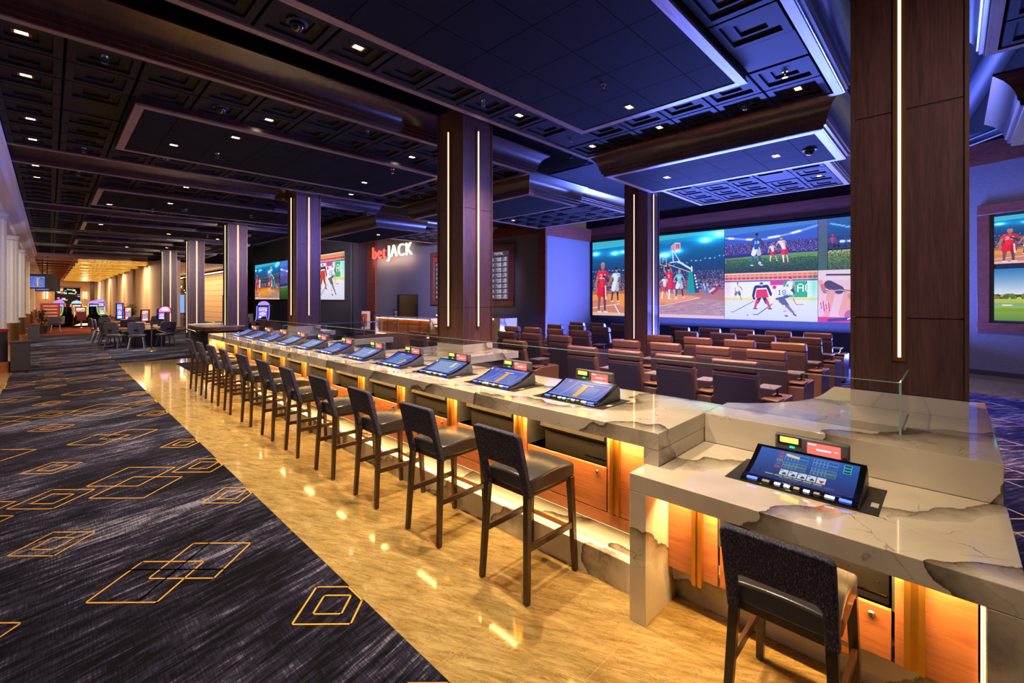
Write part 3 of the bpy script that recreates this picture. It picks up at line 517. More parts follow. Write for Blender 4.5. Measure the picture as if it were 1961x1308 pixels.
gamescreen('picture_game_a', (40, 80, 200), (70, 110, 215), 0); gamescreen('picture_game_b', (70, 120, 210), (40, 70, 170), 1)
gamescreen('picture_game_c', (50, 40, 170), (60, 100, 210), 2)
slotscreen('picture_slot_a', [(120, 160, 60), (180, 190, 230), (210, 220, 240), (60, 120, 220), (220, 80, 90)])
slotscreen('picture_slot_b', [(200, 50, 70), (240, 240, 240), (120, 120, 220), (240, 190, 60), (60, 180, 120)])
slotscreen('picture_slot_c', [(50, 90, 220), (160, 200, 240), (190, 160, 230), (240, 90, 180), (250, 250, 250)])
def screen(name, corners, mat, parent=None, thick=0.02, label=None):
    """flat display: corners = bottom-left, bottom-right, top-right, top-left as seen by the viewer"""
    c = [Vector(p) for p in corners]; n = (c[1] - c[0]).cross(c[3] - c[0]).normalized()
    me = bpy.data.meshes.new(name); b = [p - n * thick for p in c]
    me.from_pydata(c + b, [], [(0, 1, 2, 3), (7, 6, 5, 4), (0, 4, 5, 1), (1, 5, 6, 2), (2, 6, 7, 3), (3, 7, 4, 0)])
    uv = me.uv_layers.new(name='UVMap'); q = [(0, 0), (1, 0), (1, 1), (0, 1)]
    for i in range(4): uv.data[i].uv = q[i]
    me.materials.append(M[mat]); me.materials.append(M['black_gloss'])
    for i, p in enumerate(me.polygons): p.material_index = 1 if i else 0
    o = bpy.data.objects.new(name, me); COL.objects.link(o); o.parent = parent
    if label: o['label'] = label
    return o
# ------------------------------------------------------------------ floors
def carpet(name, poly_boxes, mat, lines, lm, w=0.012):
    b = MB()
    for x0, x1, y0, y1 in poly_boxes: b.box(x0, x1, y0, y1, -0.05, 0.0, None)
    for L in lines:
        for (x0, y0), (x1, y1) in zip(L, L[1:] + L[:1]):
            d = Vector((x1 - x0, y1 - y0)); l = d.length; d /= l; nx, ny = -d.y * w / 2, d.x * w / 2; ex, ey = d.x * w / 2, d.y * w / 2
            b.add([(x0 - ex + nx, y0 - ey + ny, .0025), (x0 - ex - nx, y0 - ey - ny, .0025), (x1 + ex - nx, y1 + ey - ny, .0025), (x1 + ex + nx, y1 + ey + ny, .0025)], [(0, 1, 2, 3)], lm)
    return struct(b.build(name, mat))
def dia(cx, cy, r): return [(cx - r, cy), (cx, cy - r), (cx + r, cy), (cx, cy + r)]
L = []
XM = 1.377
def clipdia(cx, cy, r):
    if cx + r <= XM: return [dia(cx, cy, r)]
    return []
ln = []; crosses = []
for i in range(-1, 2):
    for j in range(-3, 20):
        if j % 4 == 3: continue
        cy_ = 4.96 + 1.11 * j; cx_ = 0.02 + 1.2 * i
        r = 0.24 if j % 2 == 0 else 0.29
        ln += [(cx_, cy_, r), (cx_, cy_, r * 0.5)]
    for j in range(-2, 10):
        cx_ = 0.62 + 1.2 * i; cy_ = 3.87 + 2.16 * j
        if j % 2 == 0: ln += [(cx_ - .155, cy_ - .02, .31), (cx_ + .155, cy_ + .01, .31)]; crosses.append((cx_, cy_))
        else: ln += [(cx_, cy_ - .19, .36), (cx_, cy_ + .2, .36)]
lines = []
for cx_, cy_, r in ln:
    d = dia(cx_, cy_, r)
    # clip the diamond to the carpet strip (x < XM, x > -0.68)
    def clip(P, f, inter):
        out = []
        for k in range(len(P)):
            a, b_ = P[k], P[(k + 1) % len(P)]
            if f(a): out.append(a)
            if f(a) != f(b_): out.append(inter(a, b_))
        return out
    def ix(X): return lambda a, b_: (X, a[1] + (b_[1] - a[1]) * (X - a[0]) / (b_[0] - a[0]))
    d = clip(d, lambda p: p[0] < XM - .01, ix(XM - .01))
    if d: d = clip(d, lambda p: p[0] > -0.67, ix(-0.67))
    if len(d) > 2: lines.append(d)
for cx_, cy_ in crosses:
    if cx_ < 1 and cx_ > -.3: lines += [[(cx_ - .235, cy_ - .235), (cx_ + .235, cy_ + .235)], [(cx_ - .235, cy_ + .235), (cx_ + .235, cy_ - .235)]]
carpet('floor_aisle_carpet', [(-0.68, XM, -3, 16.72), (-0.9, 13.2, 17.3, 33.0), (-0.9, XM, 16.72, 17.3), (2.54, 13.2, 13.9, 16.2)], 'carpet_aisle', lines, 'carpet_gold')
th = []
rr = random.Random(4)
for i in range(16):
    for j in range(14):
        cx_, cy_ = 5.6 + 0.75 * i, -5.0 + 0.75 * j; 
        if cy_ + .5 < 11 and cx_ < 15.3 and (i + j) % 2 == 0: th += [dia(cx_, cy_, .42 if i % 2 else .3), dia(cx_ + .12, cy_ + .2, .34)]
carpet('floor_theatre_carpet', [(3.6, 17.5, -8.0, 11.6), (3.6, 13.2, 11.6, 13.9)], 'carpet_theatre', th, 'carpet_pale', 0.016)
struct(MB().box(-0.9, 17, 33.0, 36.5, -.05, 0, None).box(-1.5, 6, 36.5, 85, -.05, 0, None).build('floor_hall_carpet', 'carpet_red'))
fm = MB(); fm.box(XM, 3.6, -3, 12.9, -.05, .001); fm.box(XM, 2.54, 12.9, 16.2, -.05, .001); fm.box(XM, 13.2, 16.2, 17.3, -.05, .001); fm.box(2.54, 13.2, 12.9, 13.9, -.05, .001); fm.box(-2.6, -0.68, -3, 33, -.05, .001)
struct(fm.build('floor_marble', 'floor_marble'))
struct(MB().prism([(12.9, -.3), (15.0, .6), (16.4, .6), (16.4, -.3), (14.2, -5.4), (11.4, -5.4)], .001, .006).build('floor_marble_strip', 'floor_marble'))

# ------------------------------------------------------------------ ceilings
T = 0.61
def coffer(b, x0, y0, nx, ny, z, skip=None, plain_tiles=()):
    """square tiles with two nested recesses, seen from below; z is the lowest face"""
    for i in range(nx):
        for j in range(ny):
            if skip and skip(i, j): continue
            cx_, cy_ = x0 + T * (i + .5), y0 + T * (j + .5); R = []
            prof = [(.300, .025), (.290, 0), (.222, 0), (.218, .026), (.122, .026), (.118, .048)] if (i, j) not in plain_tiles else [(.300, .025), (.292, .012), (.25, .012)]
            for h, dz in prof: R.append([(cx_ + sx * h, cy_ + sy * h, z + dz) for sx, sy in ((-1, -1), (1, -1), (1, 1), (-1, 1))])
            k = len(b.v); n = 4; vs_ = [p for r in R for p in r]
            fs = [(a * n + q, a * n + (q + 1) % n, (a + 1) * n + (q + 1) % n, (a + 1) * n + q) for a in range(len(R) - 1) for q in range(4)]
            m_ = (len(R) - 1) * n; fs.append((m_, m_ + 1, m_ + 2, m_ + 3)); b.add(vs_, fs, None)
    b.box(x0 - .1, x0 + nx * T + .1, y0 - .1, y0 + ny * T + .1, z + .06, z + .075, 'void_black')
CROWN = [(0, 0), (.015, 0), (.02, .035), (.045, .04), (.05, .085), (.065, .09), (.07, .13), (.085, .18), (.12, .24), (.17, .29), (.235, .33), (.25, .335), (.25, .36), (.20, .36), (.05, .20), (0, .16)]
def crown(name, x0, x1, y0, y1, z, sides, scale=1.0, mat='crown_wood'):
    """cavetto crown round the outside of a dropped ceiling field"""
    b = MB()
    P = [(o * scale, h * scale) for o, h in CROWN]
    cor = {'s': ((x0, y0), (x1, y0), (0, -1)), 'n': ((x1, y1), (x0, y1), (0, 1)), 'w': ((x0, y1), (x0, y0), (-1, 0)), 'e': ((x1, y0), (x1, y1), (1, 0))}
    for s_ in sides:
        (ax, ay), (bx, by), (ox, oy) = cor[s_]; d = Vector((bx - ax, by - ay)).normalized(); r0, r1 = [], []
        order = 'senw'; pv = order[(order.index(s_) - 1) % 4]; nxt = order[(order.index(s_) + 1) % 4]
        for o, h in P:
            e0 = o if pv in sides else 0; e1 = o if nxt in sides else 0
            r0.append((ax + ox * o - d.x * e0, ay + oy * o - d.y * e0, z + h)); r1.append((bx + ox * o + d.x * e1, by + oy * o + d.y * e1, z + h))
        b.loft([r0, r1])
    return struct(b.build(name, mat, smooth=True))
def frame_band(b, x0, x1, y0, y1, z, w, t=0.03, m=None):
    b.box(x0, x1, y0, y0 + w, z, z + t, m).box(x0, x1, y1 - w, y1, z, z + t, m).box(x0, x0 + w, y0 + w, y1 - w, z, z + t, m).box(x1 - w, x1, y0 + w, y1 - w, z, z + t, m)
def smooth_tiles(b, x0, x1, y0, y1, z):
    xs = [x0 + T * 0.62 + T * k for k in range(int((x1 - x0) / T) + 1)]; xs = [x0] + [q for q in xs if q < x1 - .05] + [x1]
    ys = [y0 + T * 0.55 + T * k for k in range(int((y1 - y0) / T) + 1)]; ys = [y0] + [q for q in ys if q < y1 - .05] + [y1]
    for a, c in zip(xs, xs[1:]):
        for d, e in zip(ys, ys[1:]): b.box(a + .003, c - .003, d + .003, e - .003, z, z + .02, 'tile_plain')
ZC, ZT = 4.46, 4.36
trim_n = [0]
def tn(): trim_n[0] += 1; return 'trim_%d' % trim_n[0]
def bay(y0, ny, x0=-.5, nx=12, tray=True, tx=(.76, 5.62), cs='sne'):
    y1 = y0 + ny * T; x1 = x0 + nx * T; b = MB()
    ty0, ty1 = (y0 + 2 * T - .02, y0 + (ny - 2) * T + .02) if ny > 6 else (y0 + T, y0 + 5 * T - .13)
    coffer(b, x0, y0, nx, ny, ZC, (lambda i, j: tray and tx[0] + .3 < x0 + T * (i + .5) < tx[1] - .3 and ty0 + .3 < y0 + T * (j + .5) < ty1 - .3), plain_tiles=((8, ny - 1), (1, 3)) if ny > 6 else ((10, ny - 1),(9, 0)))
    struct(b.build('ceiling', 'coffer_paint'))
    b = MB(); frame_band(b, x0 - .1, x1 + .1, y0 - .1, y1 + .1, ZC - .012, .085); struct(b.build(tn(), 'light_frame'))
    if tray:
        b = MB(); frame_band(b, tx[0], tx[1], ty0, ty1, ZT, .10); struct(b.build(tn(), 'light_frame'))
        b = MB(); b.box(tx[0] + .012, tx[1] - .012, ty0 + .012, ty1 - .012, ZT + .03, ZC + .05, 'crown_wood'); smooth_tiles(b, tx[0] + .1, tx[1] - .1, ty0 + .1, ty1 - .1, ZT + .008); struct(b.build('ceiling', 'tile_plain'))
    crown(tn(), x0 - .1, x1 + .1, y0 - .1, y1 + .1, ZC + .0, cs)
bay(-5.22, 8); bay(1.08, 6, tx=(.76, 5.60)); bay(6.25, 8); bay(12.6, 8); bay(18.85, 8); bay(25.18, 8); bay(31.5, 8)
def low_bay(y0, y1, x0=7.17, xm=8.95, x1=12.5, coff=True, cy0=None, ny=5):
    b = MB(); frame_band(b, x0, xm, y0, y1, 4.13, .10); struct(b.build(tn(), 'light_frame'))
    b = MB(); b.box(x0 + .01, xm - .01, y0 + .01, y1 - .01, 4.16, 4.42, 'crown_wood'); smooth_tiles(b, x0 + .1, xm - .1, y0 + .1, y1 - .1, 4.138); struct(b.build('ceiling', 'tile_plain'))
    crown(tn(), x0, xm, y0, y1, 4.135, 'wsn', 1.15)
    if coff:
        b = MB(); nx = int((x1 - xm) / T); coffer(b, xm + .12, cy0, nx, ny, 4.40, plain_tiles=((1, 3), (2, 1))); struct(b.build('ceiling', 'coffer_paint'))
        b = MB(); frame_band(b, xm + .03, xm + nx * T + .22, cy0 - .1, cy0 + ny * T + .1, 4.385, .09); struct(b.build(tn(), 'light_frame'))
        crown(tn(), xm + .03, xm + nx * T + .22, cy0 - .1, cy0 + ny * T + .1, 4.40, 'sne', 0.8)
low_bay(1.25, 4.6, cy0=1.72); low_bay(6.5, 10.95, cy0=6.9, ny=6); low_bay(12.92, 17.4, cy0=13.2, ny=6); low_bay(-5.0, -0.62, x0=8.1, xm=9.9, cy0=-4.6, coff=False)
# structure above the open ceiling
struct(MB().box(-2.6, 18, -8, 37, 6.0, 6.1).build('ceiling_slab', 'void_black'))
pb = MB(); 
for a, c_, r in (((6.3, -0.9, 5.4), (16, 0.4, 5.4), .17), ((7.2, 5.7, 5.2), (12.6, 5.9, 5.2), .05), ((9.0, 5.2, 5.1), (9.0, 8.2, 5.1), .03), ((3, 5.4, 5.3), (7, 5.4, 5.3), .06), ((11.0, -1.5, 4.9), (14.5, 1.2, 4.9), .025), ((11.2, -1.6, 5.1), (14.7, 1.1, 5.1), .025)):
    pb.tube([a, c_], r, 12)
tag(pb.build('ceiling_pipes', 'pipe_paint', smooth=True), 'dark painted pipes and conduits running in the open ceiling gaps', 'pipes')
hb = MB()
for k in range(7): hb.box(7.4 + .55 * k, 7.45 + .55 * k, 5.55, 5.6, 4.75, 6.0)
hb.box(7.2, 12.0, 5.5, 5.62, 4.85, 4.97); hb.tube([(7.6, 5.7, 5.0), (8.0, 5.7, 5.35), (8.4, 5.7, 5.0)], .02); hb.tube([(9.1, 5.7, 5.0), (9.7, 5.7, 5.4), (10.3, 5.7, 5.0)], .02)
tag(hb.build('ceiling_hangers', 'black_metal'), 'black steel rail and hanger rods in the open ceiling behind the middle column', 'hangers')

# ------------------------------------------------------------------ walls
struct(MB().box(5.6, 18, 62, 62.3, 0, 6.1).box(-2.6, 18, 37, 62, 6.0, 6.1).build('wall_back', 'void_black'))
struct(MB().box(16.56, 16.8, -1, 11.6, 0, 6).build('wall_screen', 'dark_wall'))
struct(MB().box(13.43, 16.56, 11.35, 11.6, 0, 4.35).build('wall_return', 'wall_cloth'))
struct(MB().box(13.43, 13.7, 11.6, 25.3, 0, 6).build('wall_betting', 'wall_cloth'))
struct(MB().box(13.36, 13.46, 11.25, 11.62, 0, 4.9).box(13.37, 13.425, 11.6, 18.2, 4.45, 4.9).box(13.46, 16.5, 11.29, 11.345, 4.35, 4.9).box(16.50, 16.55, 0.6, 11.29, 4.42, 4.95).box(16.50, 16.55, .6, 11.2, .0, .12).build(tn(), 'frame_wood'))
struct(MB().box(13.30, 13.44, 24.2, 25.32, 0, 5.2).build(tn(), 'frame_wood'))
struct(MB().prism([(11.86, 24.0), (12.3, 24.3), (13.0, 24.9), (13.43, 25.3), (13.7, 25.6), (12.2, 25.6), (11.86, 41.8), (11.86, 41.8)][:6], 0, 6).box(11.86, 12.1, 24.3, 41.8, 0, 6).build('wall_left_screen', 'dark_wall'))
# angled side wall with the two stacked screens
A_, B_ = Vector((16.56, .60, 0)), Vector((14.1, -5.5, 0)); d_ = (B_ - A_).normalized(); n_ = Vector((d_.y, -d_.x, 0)); n_ = n_ if n_.x < 0 else -n_
def aw(s_, o, z): q = A_ + d_ * s_ + n_ * o; return (q.x, q.y, z)
def abox(b, s0, s1, o0, o1, z0, z1, m=None): return b.loft([[aw(s0, o0, z0), aw(s1, o0, z0), aw(s1, o1, z0), aw(s0, o1, z0)], [aw(s0, o0, z1), aw(s1, o0, z1), aw(s1, o1, z1), aw(s0, o1, z1)]], m)
b = MB(); abox(b, 0, 7, -.2, 0, 0, 6); struct(b.build('wall_right', 'wall_cloth'))
b = MB(); abox(b, -.1, 7, 0, .05, 5.18, 5.72); struct(b.build(tn(), 'frame_wood'))
b = MB(); abox(b, -.1, 7, 0, .03, 0, .12); struct(b.build(tn(), 'charcoal'))
tvf = thing('framed_screens', 'wood-framed pair of stacked screens on the angled side wall, basketball over golf course', 'screens')
b = MB(); 
for z0, z1, s0, s1 in ((1.05, 1.30, 1.13, 4.6), (3.93, 4.18, 1.13, 4.6), (1.30, 3.93, 1.13, 1.36), (1.30, 3.93, 4.37, 4.6)): abox(b, s0, s1, .0, .09, z0, z1)
b.build('frame', 'frame_wood', tvf, bevel=.01)
b = MB(); abox(b, 1.36, 4.37, .01, .04, 1.30, 3.93); b.build('backing', 'black_metal', tvf)
screen('screen', [aw(1.43, .05, 2.72), aw(4.3, .05, 2.72), aw(4.3, .05, 3.86), aw(1.43, .05, 3.86)], 'picture_basketball', tvf, label='upper screen showing basketball')
screen('screen', [aw(1.43, .05, 1.36), aw(4.3, .05, 1.36), aw(4.3, .05, 2.60), aw(1.43, .05, 2.60)], 'picture_golf', tvf, label='lower screen showing a golf course')
# video wall
vw = thing('video_wall', 'giant video wall showing basketball, soccer and hockey behind the recliners', 'video wall', (16.44, 6, 0))
def vs_(o, y0, y1, z0, z1, mat, lab, x=0): return screen('screen', [(x, y0 - 6, z0), (x, y1 - 6, z0), (x, y1 - 6, z1), (x, y0 - 6, z1)], mat, o, label=lab)
vs_(vw, 11.18, 5.71, 1.17, 4.30, 'picture_basketball', 'large basketball picture')
vs_(vw, 5.70, 2.97, 2.76, 4.30, 'picture_soccer', 'soccer picture'); vs_(vw, 5.70, 2.97, 1.17, 2.75, 'picture_hockey', 'ice hockey picture')
vs_(vw, 2.96, .24, 2.76, 4.30, 'picture_football', 'american football picture'); vs_(vw, 2.96, .24, 1.17, 2.75, 'picture_closeup', 'close-up picture of crouching players')
b = MB(); b.box(.02, .10, -5.85, 5.25, 1.05, 4.38); b.build('cabinet', 'black_metal', vw)
# left video wall
lw = thing('video_wall', 'smaller video wall left of the lit sign, seen between the columns', 'video wall', (11.8, 33, 0))
k_ = 11.8 / 13.43
def ls(y0, y1, z0, z1, mat, lab): return screen('screen', [(0, y0 * k_ - 33, z0), (0, y1 * k_ - 33, z0), (0, y1 * k_ - 33, z1), (0, y0 * k_ - 33, z1)], mat, lw, label=lab)
ls(46.74, 40.3, 1.82, 4.6, 'picture_basketball', 'basketball picture'); ls(40.2, 34.3, 1.82, 4.6, 'picture_soccer', 'soccer picture'); ls(34.2, 28.4, 1.82, 4.6, 'picture_hockey', 'ice hockey picture')
MB().box(.02, .055, -8.1, 8.1, 1.75, 4.68).build('cabinet', 'black_metal', lw)
# odds board
ob = thing('odds_board', 'wood-framed betting odds board on the grey wall behind the middle column', 'odds board', (13.42, 15.8, 0))
b = MB()
for y0, y1, z0, z1 in ((-2.85, 2.9, 1.57, 1.80), (-2.85, 2.9, 3.94, 4.17), (-2.85, -2.6, 1.8, 3.94), (2.65, 2.9, 1.8, 3.94)): b.box(-.10, 0, y0, y1, z0, z1)
b.build('frame', 'frame_wood', ob, bevel=.012); MB().box(-.03, 0, -2.6, 2.65, 1.8, 3.94).build('backing', 'black_metal', ob)
screen('screen', [(-.05, 2.6, 1.84), (-.05, -2.55, 1.84), (-.05, -2.55, 3.9), (-.05, 2.6, 3.9)], 'picture_odds', ob)
# letters
def text_obj(name, txt, size, loc, mat, parent, ext=.03, width=None, bevel=0.0):
    c = bpy.data.curves.new(name, 'FONT'); c.body = txt; c.size = size; c.extrude = ext; c.resolution_u = 3; c.offset = -.014; c.bevel_depth = bevel; c.space_character = 1.12
    t_ = bpy.data.objects.new(name, c); COL.objects.link(t_); bpy.context.view_layer.update()
    me = bpy.data.meshes.new_from_object(t_); bpy.data.objects.remove(t_)
    xs = [v.co.x for v in me.vertices]; w0 = max(xs) - min(xs); sx = (width / w0) if width else 1
    for v in me.vertices: v.co.x = (v.co.x - min(xs)) * sx
    me.materials.clear(); me.materials.append(M[mat]); o = bpy.data.objects.new(name, me); COL.objects.link(o)
    o.matrix_local = Matrix.Translation(loc) @ Matrix.Rotation(math.radians(-90), 4, 'Z') @ Matrix.Rotation(math.radians(90), 4, 'X'); o.parent = parent
    return o
sg = thing('wall_sign', 'glowing betJACK letters high on the grey wall above the betting desk', 'sign', (13.36, 24.4, 0))
text_obj('lettering', 'bet', 1.02, (-.08, 0, 4.19), 'neon_red', sg, .05, 1.45); text_obj('lettering', 'JACK', .98, (-.08, -1.62, 4.19), 'neon_white', sg, .05, 2.45)
text_obj('backing', 'bet', 1.04, (-.0, .02, 4.18), 'dark_red', sg, .03, 1.5)
area_light('sign_glow', (12.9, 22.4, 4.05), (.3, 3.8), 26, (1, .6, .4), (0, math.radians(-90), 0))
bt = thing('wall_screen_panel', 'blank dark screen on the wall behind the betting desk', 'screen', (13.40, 20.87, 0))
MB().box(-.06, 0, -.93, .93, .88, 2.07).build('display', 'black_gloss', bt); MB().box(-.03, .0, -.96, .96, .85, 2.10).build('bezel', 'black_metal', bt)

# ------------------------------------------------------------------ columns
def column(x, y, label, face_l=(0.642), depth=.60, base=1.067, plinth=True, top=4.82, led=(1.46, 4.48), group=None, lx=.303, ly=.357, sides='ws'):
    r = thing('wood_column', label, 'column', (x, y, 0), group=group); w = face_l
    seams = [base + .12, 1.745, 3.27, top]; bd = MB()
    for z0, z1 in zip(seams, seams[1:]):
        bd.box(.012, depth - .012, .012, w - .012, z0 + .004, z1 - .004)
    bd.box(.02, depth - .02, .02, w - .02, base + .12, top, 'black_metal'); bd.build('panelling', 'walnut', r, bevel=.002)
    t = MB()
    for cx_, cy_ in ((0, 0), (depth, 0), (0, w), (depth, w)):
        t.box(cx_ - .004 if cx_ == 0 else cx_ - .018, cx_ + .018 if cx_ == 0 else cx_ + .004, cy_ - .004 if cy_ == 0 else cy_ - .018, cy_ + .018 if cy_ == 0 else cy_ + .004, base + .12, top)
    t.build('corner_trim', 'trim_metal', r)
    p = MB(); p.box(-.003, depth + .003, -.003, w + .003, base, base + .12); plabel(p.build('plinth', 'quartz' if plinth else 'charcoal', r, bevel=.002), 'marble plinth' if plinth else 'dark plinth')
    for side in sides:
        c = MB(); e = MB(); z0, z1 = led
        if side == 'w': c.box(-.004, .014, ly - .037, ly + .037, z0 - .03, z1 + .04); e.tube([(-.006, ly, z0), (-.006, ly, z1)], .009, 8)
        else: c.box(lx - .037, lx + .037, -.004, .014, z0 - .03, z1 + .04); e.tube([(lx, -.006, z0), (lx, -.006, z1)], .009, 8)
        ch = c.build('light_channel', 'bronze', r); plabel(e.build('light_tube', 'led_column', ch, smooth=True), 'glowing vertical light tube')
    return r
C1 = column(4.353, -.074, 'wide dark walnut column at the near right end of the bar, with one light line in view', led=(1.46, 4.75), sides='w')
column(4.35, 5.278, 'tall walnut column rising from the middle of the bar counter', lx=.303)
column(4.35, 11.84, 'walnut column standing at the far end of the gaming bar counter', .60)
column(4.35, 18.1, 'walnut column standing on the carpet just past the end of the bar', .64, base=0, plinth=False, led=(.35, 4.48))
column(4.35, 24.5, 'walnut column behind the dice table', .62, base=0, plinth=False, led=(.35, 4.48))
column(4.35, 30.9, 'farthest walnut column, next to the cream piers', .62, base=0, plinth=False, led=(.35, 4.48))
column(10.08, 5.278, 'walnut column standing among the recliners in front of the video wall', .62, base=0, plinth=False, top=4.75, led=(.9, 4.45), lx=.30)
# ------------------------------------------------------------------ bar
BAY = 0.9126; Y0B = 2.12
ct = MB(); ct.prism([(2.587, 12.47), (2.587, 1.283), (3.64, 1.283), (3.64, 4.87), (5.13, 4.87), (5.13, 6.42), (3.64, 6.42), (3.64, 8.5), (5.1, 8.5), (5.1, 8.66), (3.64, 8.66), (3.64, 11.35), (5.13, 11.35), (5.13, 12.47)], .962, 1.067)
tag(ct.build('countertop', 'quartz', bevel=.003), 'long raised marble countertop of the gaming bar holding the row of terminals', 'countertop')
# rounded corner of the near platform
def arc(cx_, cy_, r, a0, a1, n=10): return [(cx_ + r * math.cos(math.radians(a0 + (a1 - a0) * k / n)), cy_ + r * math.sin(math.radians(a0 + (a1 - a0) * k / n))) for k in range(n + 1)]
curve_ = [(5.13, .80), (4.60, .805), (4.38, .83), (4.18, .90), (4.0, 1.01), (3.86, 1.13), (3.76, 1.26)]
nc = MB(); nc.prism([(3.295, 1.281), (3.295, -.18), (5.13, -.18)] + curve_ + [(3.75, 1.281)], .8636, 1.067)
tag(nc.build('countertop', 'quartz', bevel=.003), 'marble ledge with a rounded inner corner around the wide near column', 'countertop')
def clad(b, lab): tag(b.build('bar_cladding', 'walnut'), lab, 'bar cladding')
plt = MB(); plt.prism([(3.34, 1.25), (3.34, -.14), (5.09, -.14)] + [(x - .03, y - .04) for x, y in curve_] + [(3.72, 1.25)], 0, .8636)
clad(plt, 'dark panelled cladding under the marble ledge of the wide near column'); clad(MB().box(3.56, 3.62, 1.29, 12.36, 0, .961), 'long dark cladding of the bar back facing the recliners'); clad(MB().box(3.63, 5.09, 4.91, 6.38, 0, .961), 'dark cladding under the ledge of the middle column'); clad(MB().box(3.63, 5.09, 11.39, 12.43, 0, .961), 'dark cladding under the ledge of the far bar column'); clad(MB().box(3.63, 5.06, 8.52, 8.64, 0, .961), 'dark cladding under the short cross ledge halfway along the bar')
ep = MB(); ep.box(2.587, 3.294, 1.283, 1.381, .8636, .961); tag(ep.build('end_panel', 'quartz'), 'marble return closing the near end of the raised countertop above the low counter', 'end panel')
fe = MB(); fe.box(2.587, 3.56, 12.375, 12.47, 0, .961); tag(fe.build('end_panel', 'quartz'), 'marble panel closing the far end of the gaming bar', 'end panel')
lc = thing('low_counter', 'lower marble counter with square end legs at the near end of the bar', 'counter', (0, 0, 0))
MB().box(2.388, 3.294, -.19, 1.365, .762, .8636).build('counter_top', 'quartz', lc, bevel=.003)
for y in (1.262, -.19): MB().box(2.388, 3.294, y, y + .103, 0, .7615).build('leg', 'quartz', lc, bevel=.003)
stp = MB(); stp.box(2.58, 3.02, 1.366, 12.37, 0, .2); stp.box(3.0, 3.05, 1.366, 12.36, .2, .30)
tag(stp.build('foot_step', 'quartz', bevel=.003), 'marble foot step running along the floor under the gaming bar', 'step')
MB().box(2.80, 2.9, -.087, 1.262, 0, .235).build('toe_kick', 'quartz', lc)
def machine_housing(par, y0, y1, x, zb, zt, tilt=True):
    h = MB(); h.box(x + .02, x + .34, y0 + .004, y1 - .004, zb, zt)          # dark well
    w = y1 - y0; ym = y0 + w * .80
    h2 = MB(); h2.prismy([(x + .05, zb + .005), (x + .30, zb + .005), (x + .30, zt - .005), (x + .0, zt - .005), (x - .015, zt - .07), (x + .05, zt - .115)], y0 + .012, ym)
    for k in range(14):
        yy = y0 + .15 + k * .022 if k < 7 else y0 + .20 + k * .022
        h2.bar((x - .008, yy, zt - .035), (x + .008, yy, zt - .088), .006, .008, m='black_gloss') if yy < ym - .05 else None
    h2.box(x + .044, x + .051, y0 + .02, y0 + .22, zb + .045, zb + .052, 'chrome')
    for k, (dy, dz) in enumerate(((.05, .10), (.16, .13), (.33, .13), (.45, .10), (.24, .07))): h2.lathe([(.004, 0), (.004, .004)], (x + .048, y0 + dy, zb + dz), 6, 'chrome')
    ho = h2.build('machine_housing', 'housing_metal', par); return ho
def cab_unit(yc, label, x=2.734, zb=.30, ztop=.961, zrail=.39, zop=.696, gw=.07, group=None, op=(-.375, .375), last=False, first=False, prev=None):
    """one bay; local y grows away from the camera; opening between op[0], op[1], pilaster beyond op[0]"""
    r = thing('cabinet_unit', label, 'cabinet', (x, yc, 0), group=group)
    a, c = op; pil = a - (BAY - (c - a)) if prev is None else prev
    bd = MB(); pil += .009; bd.box(0.0, .02, pil, a - .012, zrail + .002, ztop); bd.box(.022, .45, pil, c, zb + .01, zrail - .01, 'black_metal'); bd.box(.36, .40, pil, c, zrail, ztop, 'black_metal')
    bd.box(.002, .35, a - .012, a - .002, zop, ztop, 'steel'); bd.box(.002, .35, c + .0, c + .008, zop, ztop, 'steel')
    bd.build('carcass', 'oak', r)
    if zrail > zb + .02:
        MB().box(0.0, .02, pil, c, zb, zrail - .004).build('bottom_rail', 'oak', r)
    g = MB(); gy = a - .045 if not first else a - .035
    g.box(-.028, -.0, gy - gw, gy - gw + .022, zrail + .01 - (.05 if first == 2 else 0), ztop).box(-.028, -.0, gy - .022, gy, zrail + .01, ztop).box(-.012, .0, gy - gw + .022, gy - .022, zrail + .01, ztop); g.build('gold_pilaster', 'gold', r)
    dr = MB().box(0, .022, a, c, zrail + .002, zop).build('door', 'oak', r, bevel=.002)
    lk = MB(); lk.lathe([(.014, 0), (.016, .004), (.011, .010), (0.0001, .011)], (0, 0, 0), 12); lo = lk.build('lock', 'chrome', dr, smooth=True); lo.location = (-.001, a + .07, zop - .045); lo.rotation_euler = (0, math.radians(-90), 0)
    machine_housing(r, a, c, 0, zop - .01, ztop - .006)
    return r
u0 = cab_unit(Y0B, 'first oak cabinet bay under the raised counter, beside the low counter', prev=-.746)
for k in range(1, 11): 
    if k == 1: u1 = cab_unit(Y0B + BAY, '%s oak cabinet bay under the raised counter from its near end' % ORD[1], group='oak cabinet bays under the bar')
    else: copy_tree(u1, (2.734, Y0B + BAY * k, 0), label='%s oak cabinet bay under the raised counter from its near end' % ORD[k])
u0['group'] = 'oak cabinet bays under the bar'
fp = MB().box(2.734, 2.754, Y0B + 10 * BAY + .38, 12.37, .30, .961); tag(fp.build('filler_panel', 'oak'), 'oak filler panel at the far end of the bar front', 'panel')
# low-counter cabinet
lu = cab_unit(.578, 'oak cabinet with gold strips under the low marble counter', x=2.675, zb=.235, ztop=.7615, zrail=.236, zop=.467, op=(-.376, .376), prev=-.66)
MB().box(0, .02, .39, .683, .236, .7615).build('side_panel', 'oak', lu); gp = MB(); gp.box(-.028, 0, .47, .492, .20, .7615).box(-.028, 0, .505, .527, .20, .7615).box(-.012, 0, .492, .505, .20, .7615); gp.build('gold_pilaster', 'gold', lu)
